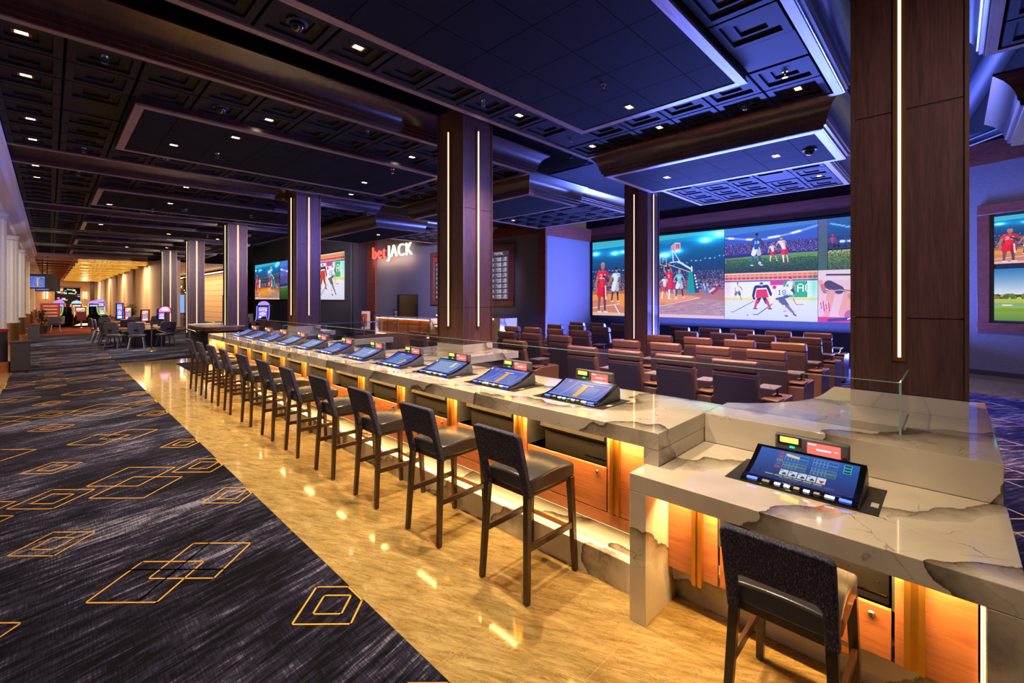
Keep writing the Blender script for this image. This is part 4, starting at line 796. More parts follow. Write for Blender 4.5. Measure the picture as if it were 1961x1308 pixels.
# LED strips that wash the fronts
ls_ = MB(); ls_.box(2.69, 2.712, 1.40, 12.36, .952, .961); so = tag(ls_.build('light_strip', 'led_bar'), 'amber light strip under the edge of the raised countertop', 'light strip'); area_light('strip_lamp', (2.66, 6.88, .945), (.03, 10.9), 105, (1, .56, .18), (0, math.radians(-38), 0), so)
ls2 = MB(); ls2.box(2.745, 2.765, 1.40, 12.36, .292, .2995); so = tag(ls2.build('light_strip', 'led_step'), 'amber light strip under the cabinets lighting the marble foot step', 'light strip'); area_light('strip_lamp', (2.78, 6.88, .288), (.02, 10.9), 8, (1, .6, .22), (0, math.radians(12), 0), so)
ls3 = MB(); ls3.box(2.60, 2.622, -.08, 1.255, .753, .7615); so = tag(ls3.build('light_strip', 'led_bar'), 'amber light strip under the low marble counter', 'light strip'); area_light('strip_lamp', (2.58, .58, .745), (.03, 1.2), 15, (1, .56, .18), (0, math.radians(-30), 0), so)
ls4 = MB(); ls4.box(2.655, 2.668, -.086, -.080, .02, .74); tag(ls4.build('light_strip', 'led_step'), 'vertical light strip inside the right leg of the low counter', 'light strip')

# glass screens on the back edge
def glass(y0, y1, label, x=3.585, z0=1.067, z1=1.378, group=None):
    r = thing('glass_screen', label, 'glass', (x, y0, z0), group=group)
    MB().box(-.005, .005, 0, y1 - y0, .0, z1 - z0).build('pane', 'clear_glass', r)
    MB().box(-.0052, .0052, 0, y1 - y0, z1 - z0, z1 - z0 + .004).build('polished_edge', 'glass_edge', r); return r
ys = [.229, 3.18, 5.85, 8.5, 12.3]
for k, (a, c) in enumerate(zip(ys, ys[1:])): glass(a + .006, c - .006, 'low clear glass screen on the back of the counter, %s from the near end' % ORD[k], group='glass screens along the counter')
r = thing('glass_screen', 'short clear glass return beside the wide near column', 'glass', (3.59, .229, 1.067)); MB().box(0, .67, -.005, .005, 0, .311).build('pane', 'clear_glass', r); MB().box(0, .67, -.0052, .0052, .311, .315).build('polished_edge', 'glass_edge', r)
MB().box(-.008, .003, -.006, .006, 0, .315).build('polished_edge', 'glass_edge', r)

# ------------------------------------------------------------------ gaming terminals
def lcdz(t): return .016 + .104 * (t ** 1.55)
def terminal(label, pic, group='gaming terminals on the bar', scr='blue game screen', plate=(-.345, .345, 0, .40)):
    r = thing('gaming_terminal', label, 'gaming terminal', group=group)
    y0, y1, x0, x1 = plate; MB().box(x0, x1, y0, y1, 0, .004).build('base_plate', 'black_metal', r, bevel=.001)
    hw = .27; N = 10; prof = [(.045 + .30 * k / N, lcdz(k / N)) for k in range(N + 1)]
    # housing: side wedge
    h = MB(); poly = [(.02, .004)] + [(.02, .012)] + prof + [(.365, lcdz(1) - .02), (.375, .06), (.375, .004)]
    h.prismy(poly, -hw, hw); h.build('housing', 'grey_plastic', r, bevel=.004)
    bz = MB(); pr_ = [(x, z + .002) for x, z in prof]; bz.prismy(pr_ + [(x, z + .010) for x, z in reversed(pr_)], -hw + .002, hw - .002); bz.build('bezel', 'black_gloss', r, bevel=.002)
    me = bpy.data.meshes.new('display'); V, F, UV = [], [], []
    for k in range(N + 1):
        t = k / N; x = .07 + .255 * t; z = lcdz((x - .045) / .30) + .0135
        V += [(x, hw - .03, z), (x, -hw + .03, z)]
    for k in range(N): F.append((2 * k, 2 * k + 1, 2 * k + 3, 2 * k + 2)); UV += [(0, k / N), (1, k / N), (1, (k + 1) / N), (0, (k + 1) / N)]
    me.from_pydata(V, [], F); uv = me.uv_layers.new(name='UVMap')
    for i, q in enumerate(UV): uv.data[i].uv = q
    me.materials.append(M[pic]); o = bpy.data.objects.new('display', me); COL.objects.link(o); o.parent = r; o['label'] = scr
    bp = MB(); bp.prismy([(.008, .004), (.055, .004), (.055, .022), (.03, .022), (.008, .012)], -hw + .004, hw - .004); pan = bp.build('button_panel', 'black_gloss', r, bevel=.002)
    btn = MB()
    for k, (yy, w, m) in enumerate(((-.215, .05, 'led_blue'), (-.15, .04, 'led_white'), (-.095, .026, 'light_plastic'), (-.05, .026, 'led_white'), (-.005, .026, 'light_plastic'), (.04, .026, 'led_white'), (.085, .026, 'led_white'), (.14, .034, 'light_plastic'), (.21, .05, 'led_blue'))):
        btn.box(.022, .044, yy - w / 2, yy + w / 2, .022, .028, m)
    btn.build('buttons', 'light_plastic', pan)
    hd = MB(); hd.box(.385, .43, -.185, .185, .10, .205); hb_ = hd.build('player_display', 'grey_plastic', r, bevel=.012, seg=3)
    MB().box(.40, .42, -.03, .03, .004, .11).build('bracket', 'black_metal', hb_)
    MB().box(.381, .3845, .06, .155, .160, .192, 'led_yellow').build('bill_slot', 'led_yellow', hb_)
    MB().box(.382, .3845, .045, .17, .150, .200).build('slot_surround', 'black_metal', hb_)
    MB().box(.381, .3845, .08, .105, .132, .142).build('card_light', 'led_green', hb_)
    sc = MB(); sc.box(.381, .3845, -.145, .015, .122, .186); sc.box(.380, .381, -.03, .01, .175, .181, 'led_white'); sc.box(.380, .381, -.10, -.03, .148, .156, 'led_white'); sc.lathe([(.009, 0), (.009, .001)], (.3805, -.125, .155), 12, 'led_white'); sc.build('message_display', 'led_red', hb_)
    MB().box(.381, .3845, -.172, -.155, .118, .135, 'dark_red').build('call_button', 'dark_red', hb_)
    MB().lathe([(.011, 0), (.011, .003), (.005, .004)], (.30, -.27, .05), 12).build('side_lock', 'chrome', r)
    st = MB().box(.10, .16, -.335, -.305, .004, .006).build('sticker', 'light_plastic', r)
    return r
tp = {}
for v, pic in enumerate(('picture_game_a', 'picture_game_b', 'picture_game_c')):
    pass
seqs = ['picture_game_a', 'picture_game_a', 'picture_game_b', 'picture_game_c', 'picture_game_b', 'picture_game_c', 'picture_game_b', 'picture_game_b', 'picture_game_c', 'picture_game_a', 'picture_game_c']
for k, pic in enumerate(seqs):
    loc = (2.85, 2.195 + BAY * k, 1.067); lab = 'slanted gaming terminal on the raised counter, %s from the near end' % ORD[k]
    if pic not in tp: tp[pic] = terminal(lab, pic); tp[pic].location = loc
    else: copy_tree(tp[pic], loc, label=lab)
ta = terminal('gaming terminal with a video poker screen on the low marble counter', 'picture_poker', group=None, scr='video poker screen with five cards'); ta.location = (2.717, .597, .8636)

# ------------------------------------------------------------------ bar stools (local: x towards the bar, origin between the feet)
def stool(label, group='bar stools along the gaming bar', sh=.76, top=1.06):
    r = thing('bar_stool', label, 'stool', group=group); hw = .20
    zs = sh - .10
    for sy in (-1, 1):
        MB().bar((-.25, sy * .205, 0.006), (-.215, sy * .178, sh - .06), .034, .034, .042, .042).build('leg', 'stool_wood', r, bevel=.003)
        MB().bar((.245, sy * .205, 0.006), (.215, sy * .185, zs), .034, .034, .044, .044).build('leg', 'stool_wood', r, bevel=.003)
    b = MB()
    for sx, sy in ((-.25, 1), (-.25, -1), (.245, 1), (.245, -1)): b.lathe([(.013, 0), (.013, .006)], (sx, sy * .205, 0), 10)
    b.build('foot_glides', 'chrome', r)
    k = sh / .76
    MB().bar((-.235, -.19, .37 * k), (-.235, .19, .37 * k), .045, .022).build('stretcher', 'stool_wood', r, bevel=.003)
    for sy in (-1, 1): MB().bar((-.235, sy * .193, .33 * k), (.235, sy * .198, .33 * k), .042, .022).build('stretcher', 'stool_wood', r, bevel=.003)
    fr = MB().bar((.24, -.19, .27 * k), (.24, .19, .27 * k), .040, .024).build('stretcher', 'stool_wood', r, bevel=.003)
    MB().box(.215, .262, -.178, .178, .27 * k + .02, .27 * k + .025).build('foot_plate', 'brass', fr)
    ap = MB(); ap.box(-.20, -.178, -.18, .18, zs - .03, zs + .015).box(.19, .212, -.18, .18, zs - .02, zs + .0).box(-.2, .2, -.193, -.17, zs - .02, zs).box(-.2, .2, .17, .193, zs - .02, zs); ap.build('apron', 'stool_wood', r, bevel=.003)
    s = MB(); N = 8; rings = []
    for i in range(N + 1):
        x = -.205 + (.445) * i / N; zt = sh - .012 + .018 * math.sin(math.pi * min(1, i / N * 1.0)) ; 
        ring = []
        w = .205 if i else .19
        for j in range(9):
            y = -w + 2 * w * j / 8; ring.append((x, y, zt + .012 * math.sin(math.pi * j / 8)))
        ring += [(x, w, zs + .004), (x, -w, zs + .004)]
        rings.append(ring)
    s.loft(rings); s.build('seat', 'stool_leather', r, bevel=.012, seg=3)
    # upholstered back: a slab leaning out, with two arms running down to the seat rails
    bk = MB(); zb = sh + .07; x_at = lambda z: -.215 - .105 * (z - zs) / (top - zs)
    t_ = .048
    def slab(y0, y1, z0, z1, n=5):
        R = []
        for i in range(n + 1):
            z = z0 + (z1 - z0) * i / n; x = x_at(z); R.append([(x - t_ / 2, y0, z), (x + t_ / 2, y0, z), (x + t_ / 2, y1, z), (x - t_ / 2, y1, z)])
        bk.loft(R)
    # single outline (arch) lofted through thickness so it stays one skin
    yo, yi = .208, .158; rI = .02
    out = [(-yo, zs - .02), (-yo, top - .03), (-yo + .008, top - .008), (-yo + .03, top), (yo - .03, top), (yo - .008, top - .008), (yo, top - .03), (yo, zs - .02), (yi, zs - .02), (yi, zb - rI), (yi - rI, zb), (-yi + rI, zb), (-yi, zb - rI), (-yi, zs - .02)]
    bk.loft([[(x_at(z) - t_ / 2 - .010 * math.cos(y / yo * 1.5), y, z) for y, z in out], [(x_at(z) + t_ / 2 - .010 * math.cos(y / yo * 1.5), y, z) for y, z in out]])
    bk.build('backrest', 'navy_fabric', r, bevel=.012, seg=3)
    return r
st0 = stool('navy-backed wooden bar stool at the raised counter, first from the near end')
st0.location = (2.305, 2.085, 0)
jit = [0, 1.5, -1, 1, -1.5, .5, 1, -2, 1, -1, 2]
yoff = [0, .0, -.01, .0, .0, -.01, .02, .1, .03, -.05, -.03]
for k in range(1, 11): copy_tree(st0, (2.303 + .004 * (jit[k] / 2), 2.085 + BAY * k + yoff[k], 0), math.radians(jit[k]), 'navy-backed wooden bar stool at the raised counter, %s from the near end' % ORD[k])
sa = stool('low navy-backed stool pulled up to the low marble counter', group=None, sh=.63, top=.915); sa.location = (2.36, .52, 0)

# ------------------------------------------------------------------ theatre recliners (local: x towards the video wall, origin on the floor under the seat back)
def recliner(label, group='recliners facing the video wall', end=False):
    r = thing('recliner', label, 'recliner', group=group); hw = .275
    c = MB(); c.prismy([(.06, .12), (.78, .12), (.80, .44), (.74, .49), (.16, .45), (.06, .50)], -hw + .02, hw - .02); c.build('seat', 'seat_leather', r, bevel=.025, seg=3)
    b = MB(); b.prismy([(.09, .20), (-.0, .74), (-.04, .95), (.06, .965), (.12, .74), (.20, .46), (.22, .20)], -hw, hw); b.build('backrest', 'seat_leather', r, bevel=.028, seg=3)
    h = MB(); h.prismy([(-.045, .955), (-.055, 1.02), (-.06, 1.085), (-.03, 1.105), (.035, 1.10), (.085, 1.06), (.10, .99), (.08, .955)], -hw + .004, hw - .004); h.build('headrest', 'seat_leather', r, bevel=.02, seg=3)
    s = MB(); s.prismy([(-.065, .90), (-.052, .90), (.035, .30), (.085, .12), (.07, .12), (.02, .30)], -hw + .02, hw - .02); s.build('back_shell', 'shell_leather', r, bevel=.004)
    for sy in ((-1, 1) if end else (-1,)):
        a = MB(); y = sy * .382; a.prismy([(.05, .03), (.72, .03), (.74, .60), (.70, .62), (.20, .62), (.05, .58)], y - .105, y + .105); ar = a.build('arm_box', 'seat_leather', r, bevel=.012)
        p = MB(); p.box(.06, .33, y - .102, y + .102, .615, .645); p.build('arm_pad', 'seat_leather', ar, bevel=.012)
        q = MB(); q.lathe([(.045, 0), (.045, .02), (.036, .02), (.036, .003)], (.46, y, .618), 14); q.build('cup_holder', 'black_gloss', ar, smooth=True)
        w = MB(); w.tube([(.50, y + .02, .62), (.50, y + .02, .73)], .014); w.box(.22, .56, y - .02, y + .20, .735, .75); w.build('swivel_table', 'grey_plastic', ar)
        l = MB(); l.lathe([(.008, 0), (.008, .006)], (.30, y + .05, .752), 8, 'brass'); l.build('table_hinge', 'brass', ar)
    MB().box(.10, .70, -hw + .04, hw - .04, .0, .12).build('base', 'black_metal', r)
    return r
rows = [(6.12, [2.0, 2.79, 3.58, 4.37, 5.92, 8.33, 9.12]), (7.66, [2.05, 2.84, 3.67, 4.46, 6.05, 6.86, 7.66]), (9.2, [2.10, 2.92, 3.72, 4.54, 6.62, 7.4, 8.2, 8.98]),
        (10.75, [2.15, 2.97, 3.77, 4.62, 7.04, 7.86, 8.67]), (12.32, [2.23, 3.03, 3.85, 4.66, 5.49, 6.6, 7.4, 8.2, 9.0])]
rn = ['nearest the bar', 'in the second row from the bar', 'in the middle row', 'in the row just before the front', 'in the front row nearest the video wall']
base_e = base_m = None
for i, (x, yl) in enumerate(rows):
    for k, y in enumerate(yl):
        gap_right = k == 0 or (y - yl[k - 1]) > 1.0
        lab = 'brown leather recliner %s, %s from the right aisle' % (('in the row ' + rn[0]) if i == 0 else rn[i], ORD[k])
        src = base_e if k == len(yl) - 1 else base_m
        if src is None:
            o = recliner(lab, end=(k == len(yl) - 1)); o.location = (x, y, 0)
            if k == len(yl) - 1: base_e = o
            else: base_m = o
        else: copy_tree(src, (x, y, 0), 0, lab)

# ------------------------------------------------------------------ betting desk
dk = thing('betting_desk', 'amber-lit wooden betting desk with marble top against the grey wall', 'desk', (11.5, 18.5, 0))
MB().box(-.06, .75, -2.4, 2.4, .95, 1.02).build('desk_top', 'quartz', dk, bevel=.004)
b = MB(); b.box(.12, .7, -2.3, 2.3, .18, .95); b.build('body', 'desk_wood', dk)
for y in (-2.4, 2.3): MB().box(-.04, .7, y, y + .1, 0, .95).build('side_panel', 'quartz', dk)
b = MB(); 
for k in range(1, 5): b.box(.10, .125, -2.3 + .92 * k - .03, -2.3 + .92 * k + .03, .18, .95)
b.build('gold_strip', 'gold', dk)
MB().box(.0, .03, -2.28, 2.28, .925, .945).build('light_strip', 'led_warm', dk); MB().box(.06, .09, -2.28, 2.28, .15, .17).build('light_strip', 'led_warm', dk)
dk2 = thing('betting_desk', 'lower marble desk section right of the lit desk, partly hidden by the middle column', 'desk', (11.5, 14.6, 0))
MB().box(-.06, .75, -1.0, 1.3, .74, .80).build('desk_top', 'quartz', dk2, bevel=.004); MB().box(.12, .7, -.9, 1.2, 0, .74).build('body', 'desk_wood', dk2); MB().box(0, .03, -.95, 1.25, .71, .735).build('light_strip', 'led_warm', dk2)
kb = thing('betting_desk', 'marble-clad service stand with a glowing edge right of the middle column', 'desk', (11.5, 12.4, 0))
MB().box(0, .9, -.55, .45, 0, 1.15).build('body', 'quartz', kb, bevel=.004); MB().box(-.02, .0, .30, .42, .1, 1.1).build('light_strip', 'led_warm', kb); MB().box(-.02, 0, -.2, .42, 1.1, 1.14).build('light_strip', 'led_warm', kb)
ds = thing('desk_lamp', 'small white bar lamp glowing above the lower betting desk', 'lamp', (11.7, 15.1, .80)); MB().box(-.3, .3, -.5, .5, .36, .40).build('lamp_shade', 'led_warm', ds); MB().bar((.2, -.4, 0), (.2, -.4, .36), .03, .03).build('pole', 'chrome', ds); MB().bar((.2, .4, 0), (.2, .4, .36), .03, .03).build('pole', 'chrome', ds)
cd = thing('counter_card', 'small black notice card standing on the lit betting desk', 'card', (11.7, 19.3, 1.02)); MB().box(0, .02, -.22, .22, 0, .34).build('panel', 'black_gloss', cd); b = MB(); b.box(-.003, 0, -.15, .15, .22, .25).box(-.003, 0, -.12, .12, .15, .18).box(-.003, 0, -.1, .1, .02, .08); b.build('printing', 'light_plastic', cd)
fx = thing('fire_extinguisher_cabinet', 'lit recessed fire extinguisher cabinet on the dark wall left of the lit sign', 'cabinet', (12.85, 24.6, 0), math.radians(38))
MB().box(-.1, 0, -.36, .36, .1, 1.15).build('frame', 'cream', fx, bevel=.01); MB().box(-.115, -.10, -.2, .2, .25, 1.0).build('recess', 'desk_wood', fx); MB().lathe([(.07, .3), (.08, .34), (.08, .78), (.05, .86), (.02, .9)], (-.17, 0, 0), 12).build('cylinder', 'red_band', fx, smooth=True)
# low wall and bench pieces behind the bar
pw = MB(); pw.box(5.4, 7.2, 10.6, 10.8, 0, .95); tag(pw.build('low_partition', 'seat_leather'), 'low upholstered partition behind the far half of the bar', 'partition')
bn = thing('bench', 'blue upholstered bench end behind the bar near the lit desk', 'bench', (6.6, 12.0, 0)); MB().box(0, 1.6, 0, .6, 0, .45).build('seat', 'grey_leather', bn, bevel=.03); MB().box(0, 1.6, .5, .7, .1, .8).build('backrest', 'grey_leather', bn, bevel=.03)
rl = thing('glass_railing', 'metal-edged glass railing behind the far end of the bar', 'railing', (5.6, 16.5, 0)); MB().box(0, 4.5, 0, .012, .1, .95).build('pane', 'clear_glass', rl); MB().box(0, 4.5, -.02, .03, .95, .98).build('handrail', 'glass_edge', rl)
for x in (0, 1.5, 3.0, 4.5): MB().box(x - .02, x + .02, -.02, .03, 0, .97).build('post', 'steel', rl)

# ------------------------------------------------------------------ ceiling fittings
def downlight(label, loc, energy=40, lit=True, group='small square ceiling downlights', ang=95, col=(1.0, .73, .42)):
    r = thing('downlight', label, 'downlight', loc, group=group)
    b = MB(); b.box(-.07, .07, -.05, -.035, -.006, .0).box(-.07, .07, .035, .05, -.006, 0).box(-.07, -.05, -.035, .035, -.006, 0).box(.05, .07, -.035, .035, -.006, 0); b.build('trim', 'bronze', r)
    MB().box(-.045, .045, -.03, .03, -.003, 0.001).build('lens', 'lamp_lens', r)
    if energy: spot_light('lamp', (0, 0, -.012), energy, col, ang, .8, .03, r)
    return r
bx = lambda k: -.5 + T * (k + .5)
DL = []
def row(bay_name, pts):
    for k, (x, y, z, e) in enumerate(pts): downlight('glowing downlight in the %s, %s from the left' % (bay_name, ORD[k]), (x, y, z), e, col=(1.0, .48, .14) if x > 6.5 else (1.0, .73, .42))
A_y = lambda k: 1.08 + T * (k + .5); B_y = lambda k: 6.25 + T * (k + .5); C_y = lambda k: 12.6 + T * (k + .5)
zc = ZC + .047; zt = ZT + .008
row('nearest ceiling bay above the bar', [(bx(4), A_y(5), zc, 330), (bx(8), A_y(5), zc, 260), (5.24, 3.0, zt, 300), (2.4, 2.7, zt, 330), (bx(9), A_y(0), zc, 260), (bx(11), A_y(5), zc, 380), (bx(11), A_y(3), zc, 380), (bx(11), A_y(0), zc, 380), (bx(3), A_y(0), zc, 330)])
row('second ceiling bay', [(bx(0), B_y(0), zc, 120), (bx(0), B_y(2), zc, 90), (bx(0), B_y(5), zc, 90), (bx(0), B_y(7), zc, 160), (1.4, 9.0, zt, 110), (bx(4), B_y(1), zc, 330), (2.0, 7.9, zt, 300), (bx(4), B_y(6), zc, 300), (bx(8), B_y(1), zc, 220), (4.7, 9.0, zt, 200), (bx(9), B_y(7), zc, 25), (bx(11), B_y(5), zc, 20)])
row('third ceiling bay', [(bx(0), C_y(0), zc, 240), (bx(0), C_y(2), zc, 240), (bx(4), C_y(0), zc, 300), (2.2, 14.6, zt, 250), (bx(5), C_y(5), zc, 60), (bx(8), C_y(0), zc, 30), (1.1, 15.9, zt, 60)])
row('fourth ceiling bay', [(1.2, 20.4, zt, 420), (3.2, 21.6, zt, 420), (bx(10), 20.0, zc, 40), (4.9, 22.0, zt, 60)])
row('fifth ceiling bay', [(1.5, 26.5, zt, 420), (4.0, 27.5, zt, 420), (2.6, 28.5, zt, 300)])
row('low ceiling panel over the recliners', [(8.0, 3.8, 4.138, 560), (8.0, 2.0, 4.138, 560), (8.0, 9.0, 4.138, 500), (8.1, 14.5, 4.138, 60)])
row('blue-lit coffers before the video wall', [(10.6, 4.15, 4.446, 480), (11.2, 2.0, 4.446, 440), (10.6, 10.3, 4.446, 300)])
def sprinkler(label, loc):
    r = thing('sprinkler', label, 'sprinkler', loc, group='chrome sprinkler heads'); b = MB(); b.lathe([(.035, 0), (.03, -.012), (.012, -.014), (.012, -.04), (.006, -.045)], (0, 0, 0), 12); b.build('body', 'chrome', r, smooth=True)
    b = MB(); b.tube([(-.02, 0, -.03), (-.03, 0, -.055), (0, 0, -.075), (.03, 0, -.055), (.02, 0, -.03)], .004, 6); b.lathe([(.028, -.076), (.028, -.08)], (0, 0, 0), 12); b.build('deflector', 'chrome', r); return r
sp0 = None; spn = 0
for nm, pts in (('nearest ceiling bay', [(4.48, 2.9, zt), (4.0, A_y(5), zc), (bx(10), A_y(5), zc), (bx(10), A_y(0), zc)]), ('second ceiling bay', [(bx(1), B_y(0), zc), (bx(1), B_y(7), zc), (2.0, 9.0, zt), (bx(6), B_y(0), zc), (4.6, 7.7, zt), (bx(9), B_y(2), zc)]), ('third ceiling bay', [(bx(1), C_y(0), zc), (bx(5), C_y(1), zc), (2.0, 15.9, zt), (4.2, 15.0, zt)]), ('fourth ceiling bay', [(1.5, 21.8, zt), (4.3, 20.8, zt)]), ('blue-lit coffers', [(11.2, 10.1, 4.446), (10.0, 4.1, 4.446), (11.8, 3.0, 4.446)])):
    for k, p in enumerate(pts):
        lab = 'small chrome sprinkler head in the %s, %s from the left' % (nm, ORD[k])
        if sp0 is None: sp0 = sprinkler(lab, p)
        else: copy_tree(sp0, p, label=lab)
def dome(label, loc):
    r = thing('dome_camera', label, 'camera', loc, group='dome security cameras'); MB().lathe([(.095, 0), (.095, -.018), (.07, -.022)], (0, 0, 0), 20).build('housing', 'charcoal', r, smooth=True)
    MB().lathe([(.068, -.018), (.064, -.05), (.045, -.078), (.018, -.09), (.0005, -.092)], (0, 0, 0), 20).build('dome', 'black_gloss', r, smooth=True); return r
for lab, p in (('dark dome camera in the nearest bay, left of its tray above the bar', (bx(3), A_y(5), zc)), ('dark dome camera in the nearest bay beside the big crown moulding', (bx(11), A_y(1), zc)), ('dark dome camera beside the tray of the second bay, front side', (bx(3), B_y(1), zc)), ('dark dome camera beside the tray of the second bay, back side', (1.5, B_y(6) + .1, zc)), ('black dome camera near the canopy above the lit sign', (bx(11), B_y(5), zc)), ('dome camera in the third ceiling bay over the aisle', (2.6, 15.2, zt)), ('dome camera far down the aisle near the left wall', (.2, 26.0, zc)), ('white dome camera on the crown beside the betJACK canopy', (6.6, 12.55, zc - .05)), ('dome camera on the blue-lit panel near the wide column', (8.0, 1.55, 4.138))):
    dome(lab, p)
# ------------------------------------------------------------------ left wall and gaming hall
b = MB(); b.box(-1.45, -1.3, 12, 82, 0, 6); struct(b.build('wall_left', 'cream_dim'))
b = MB(); b.prismy([(-1.3, 4.05), (-.85, 4.05), (-.80, 4.12), (-.60, 4.18), (-.56, 4.3), (-.50, 4.32), (-.50, 4.46), (-1.3, 4.46)], 2, 37); struct(b.build(tn(), 'white_panel'))
b = MB(); b.prismy([(-1.3, 3.9), (-.95, 3.9), (-.80, 4.0), (-.60, 4.1), (-.60, 4.40), (-1.3, 4.40)], 37, 82); struct(b.build(tn(), 'white_panel'))
nmz = ['nearest to the camera', 'behind the nearer dark bin', 'beside the farther dark bin', 'fourth along the left wall', 'fifth along the left wall', 'sixth along the left wall', 'seventh along the left wall']
def pilaster(x, y, k):
    r = thing('wall_pilaster', 'tall cream rounded pilaster on the left wall, %s' % nmz[k], 'pilaster', (x, y, 0), group='cream pilasters on the left wall')
    b = MB(); n = 28; R = []
    for z, rr_ in ((1.12, .30), (3.9, .30)): R.append([((rr_ + .012 * math.cos(14 * t)) * math.cos(t), (rr_ + .012 * math.cos(14 * t)) * math.sin(t), z) for t in [2 * math.pi * q / 84 for q in range(84)]])
    b.loft(R); b.build('shaft', 'white_panel', r, smooth=True)
    MB().lathe([(.30, 3.9), (.34, 3.93), (.31, 3.98), (.36, 4.04), (.36, 4.05)], (0, 0, 0), 32).build('capital', 'white_panel', r, smooth=True)
    MB().lathe([(.33, .28), (.33, 1.06)], (0, 0, 0), 32).build('lower_sleeve', 'bronze' if k else 'black_metal', r, smooth=True)
    MB().lathe([(.35, 1.04), (.36, 1.08), (.35, 1.12)], (0, 0, 0), 32).build('collar', 'red_band' if k == 0 else 'white_panel', r, smooth=True)
    MB().lathe([(.38, 0), (.38, .26), (.34, .28)], (0, 0, 0), 32).build('base', 'desk_wood', r, smooth=True)
for k in range(7): pilaster(-1.08, 17.35 + 6.35 * k - (.2 if k else 0), k)
def binn(x, y, lab):
    r = thing('litter_bin', lab, 'bin', (x, y, 0)); MB().box(-.17, .17, -.25, .25, .03, .74).build('body', 'charcoal', r, bevel=.006); MB().box(-.18, .18, -.26, .26, .74, .78).build('lid', 'black_metal', r, bevel=.004); MB().box(-.15, .15, -.22, .22, 0, .03).build('base', 'black_metal', r)
binn(-.53, 17.35, 'dark box-shaped litter bin beside the nearest cream pilaster'); binn(-.48, 28.2, 'dark box-shaped litter bin farther down the left wall')
# beams over the aisle already come with the bays; hall ceiling
b = MB(); b.box(-1.3, 4.4, 36.9, 82, 4.30, 4.5)
struct(b.build('ceiling', 'hall_ceiling'))
b = MB()
for k in range(14): b.box(-1.2, 1.0, 37.6 + 3.1 * k, 38.0 + 3.1 * k, 4.18, 4.30)
for k in range(15): b.box(-.1 , -.06, 37.0 + 3 * k, 39.9 + 3 * k, 4.29, 4.30, 'dark_wall')
struct(b.build(tn(), 'desk_wood'))
struct(MB().box(4.4, 9.2, 36.9, 60, 4.1, 4.3).build('ceiling', 'hall_ceiling'))
for k in range(10):
    y = 37.5 + 4.3 * k
    r = thing('crystal_chandelier', 'long golden crystal chandelier bar on the hall ceiling, %s from the front' % ORD[k], 'chandelier', (2.8, y, 0), group='golden chandelier bars of the hall')
    b = MB()
    b.box(-1.6, 1.55, -.7, .7, 4.02, 4.22); b.build('crystals', 'crystal_glow', r); MB().box(-1.68, 1.6, -.78, .78, 4.22, 4.29).build('canopy', 'crown_wood', r)
    if k % 3 == 0: area_light('chandelier_light', (0, 0, 3.98), (3.0, 1.3), 260, (1.0, .70, .42), parent=r)
for k in range(8):
    y = 32.1 + 6.2 * k
    r = thing('cream_pier', 'tall cream panelled pier on the right side of the hall, %s from the front' % ORD[k], 'pier', (4.4, y, 0), group='cream piers of the hall')
    z = 4.1 if k == 0 else 4.06
    MB().box(0, .9, 0, 4.7, .12, z).build('shaft', 'cream', r); MB().box(-.02, .92, -.02, 4.72, 0, .12).build('base', 'charcoal', r)
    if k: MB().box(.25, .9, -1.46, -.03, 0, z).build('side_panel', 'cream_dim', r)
# end wall with a glazed opening
b = MB(); b.box(-1.3, .45, 82, 82.3, 0, 4.5).box(2.8, 4.6, 82, 82.3, 0, 4.5).box(.45, 2.8, 82, 82.3, 3.3, 4.5); struct(b.build('wall_end', 'cream'))
b = MB(); b.box(.35, 2.9, 81.9, 82, 3.25, 3.45).box(3.75, 4.15, 81.9, 82, 0, 4.3); struct(b.build(tn(), 'crown_wood'))
struct(MB().box(-1, 5, 88, 88.2, 0, 4.5).build('wall_far', 'void_black'))
gs = thing('glowing_signs', 'cluster of glowing blue and white game signs seen through the far opening', 'signs', (1.6, 86, 0)); b = MB()
rg = random.Random(3)
for k in range(26):
    x = -1.1 + rg.random() * 2.2; z = 1.6 + rg.random() * 1.5; b.box(x, x + .15 + .25 * rg.random(), -.05, 0, z, z + .06 + .18 * rg.random(), rg.choice(['cyan_glow', 'purple_glow', 'cyan_glow', 'led_red', 'green_glow', 'light_plastic']))
b.build('lit_panels', 'cyan_glow', gs); MB().box(-1.2, 1.2, 0, .1, 0, 3.2).build('backing', 'black_metal', gs)
ex = thing('exit_sign', 'small red lit sign on the far end wall of the hall', 'sign', (.2, 82.0, 3.75)); MB().box(-.3, .3, -.06, 0, -.12, .12).build('face', 'led_red', ex)
for x, lab in ((-.35, 'glowing wall sconce left of the far opening'), (3.25, 'glowing wall sconce right of the far opening')):
    s_ = thing('wall_sconce', lab, 'lamp', (x, 81.95, 2.3)); MB().box(-.14, -.05, -.1, 0, -.45, .45, 'sconce_glow').box(.05, .14, -.1, 0, -.45, .45, 'sconce_glow').build('glow_tube', 'sconce_glow', s_); MB().box(-.05, .05, -.14, 0, -.6, .6).build('bracket', 'bronze', s_)
    area_light('sconce_light', (0, -.4, 0), (.4, .9), 60, (1, .7, .35), (math.radians(-90), 0, 0), s_)
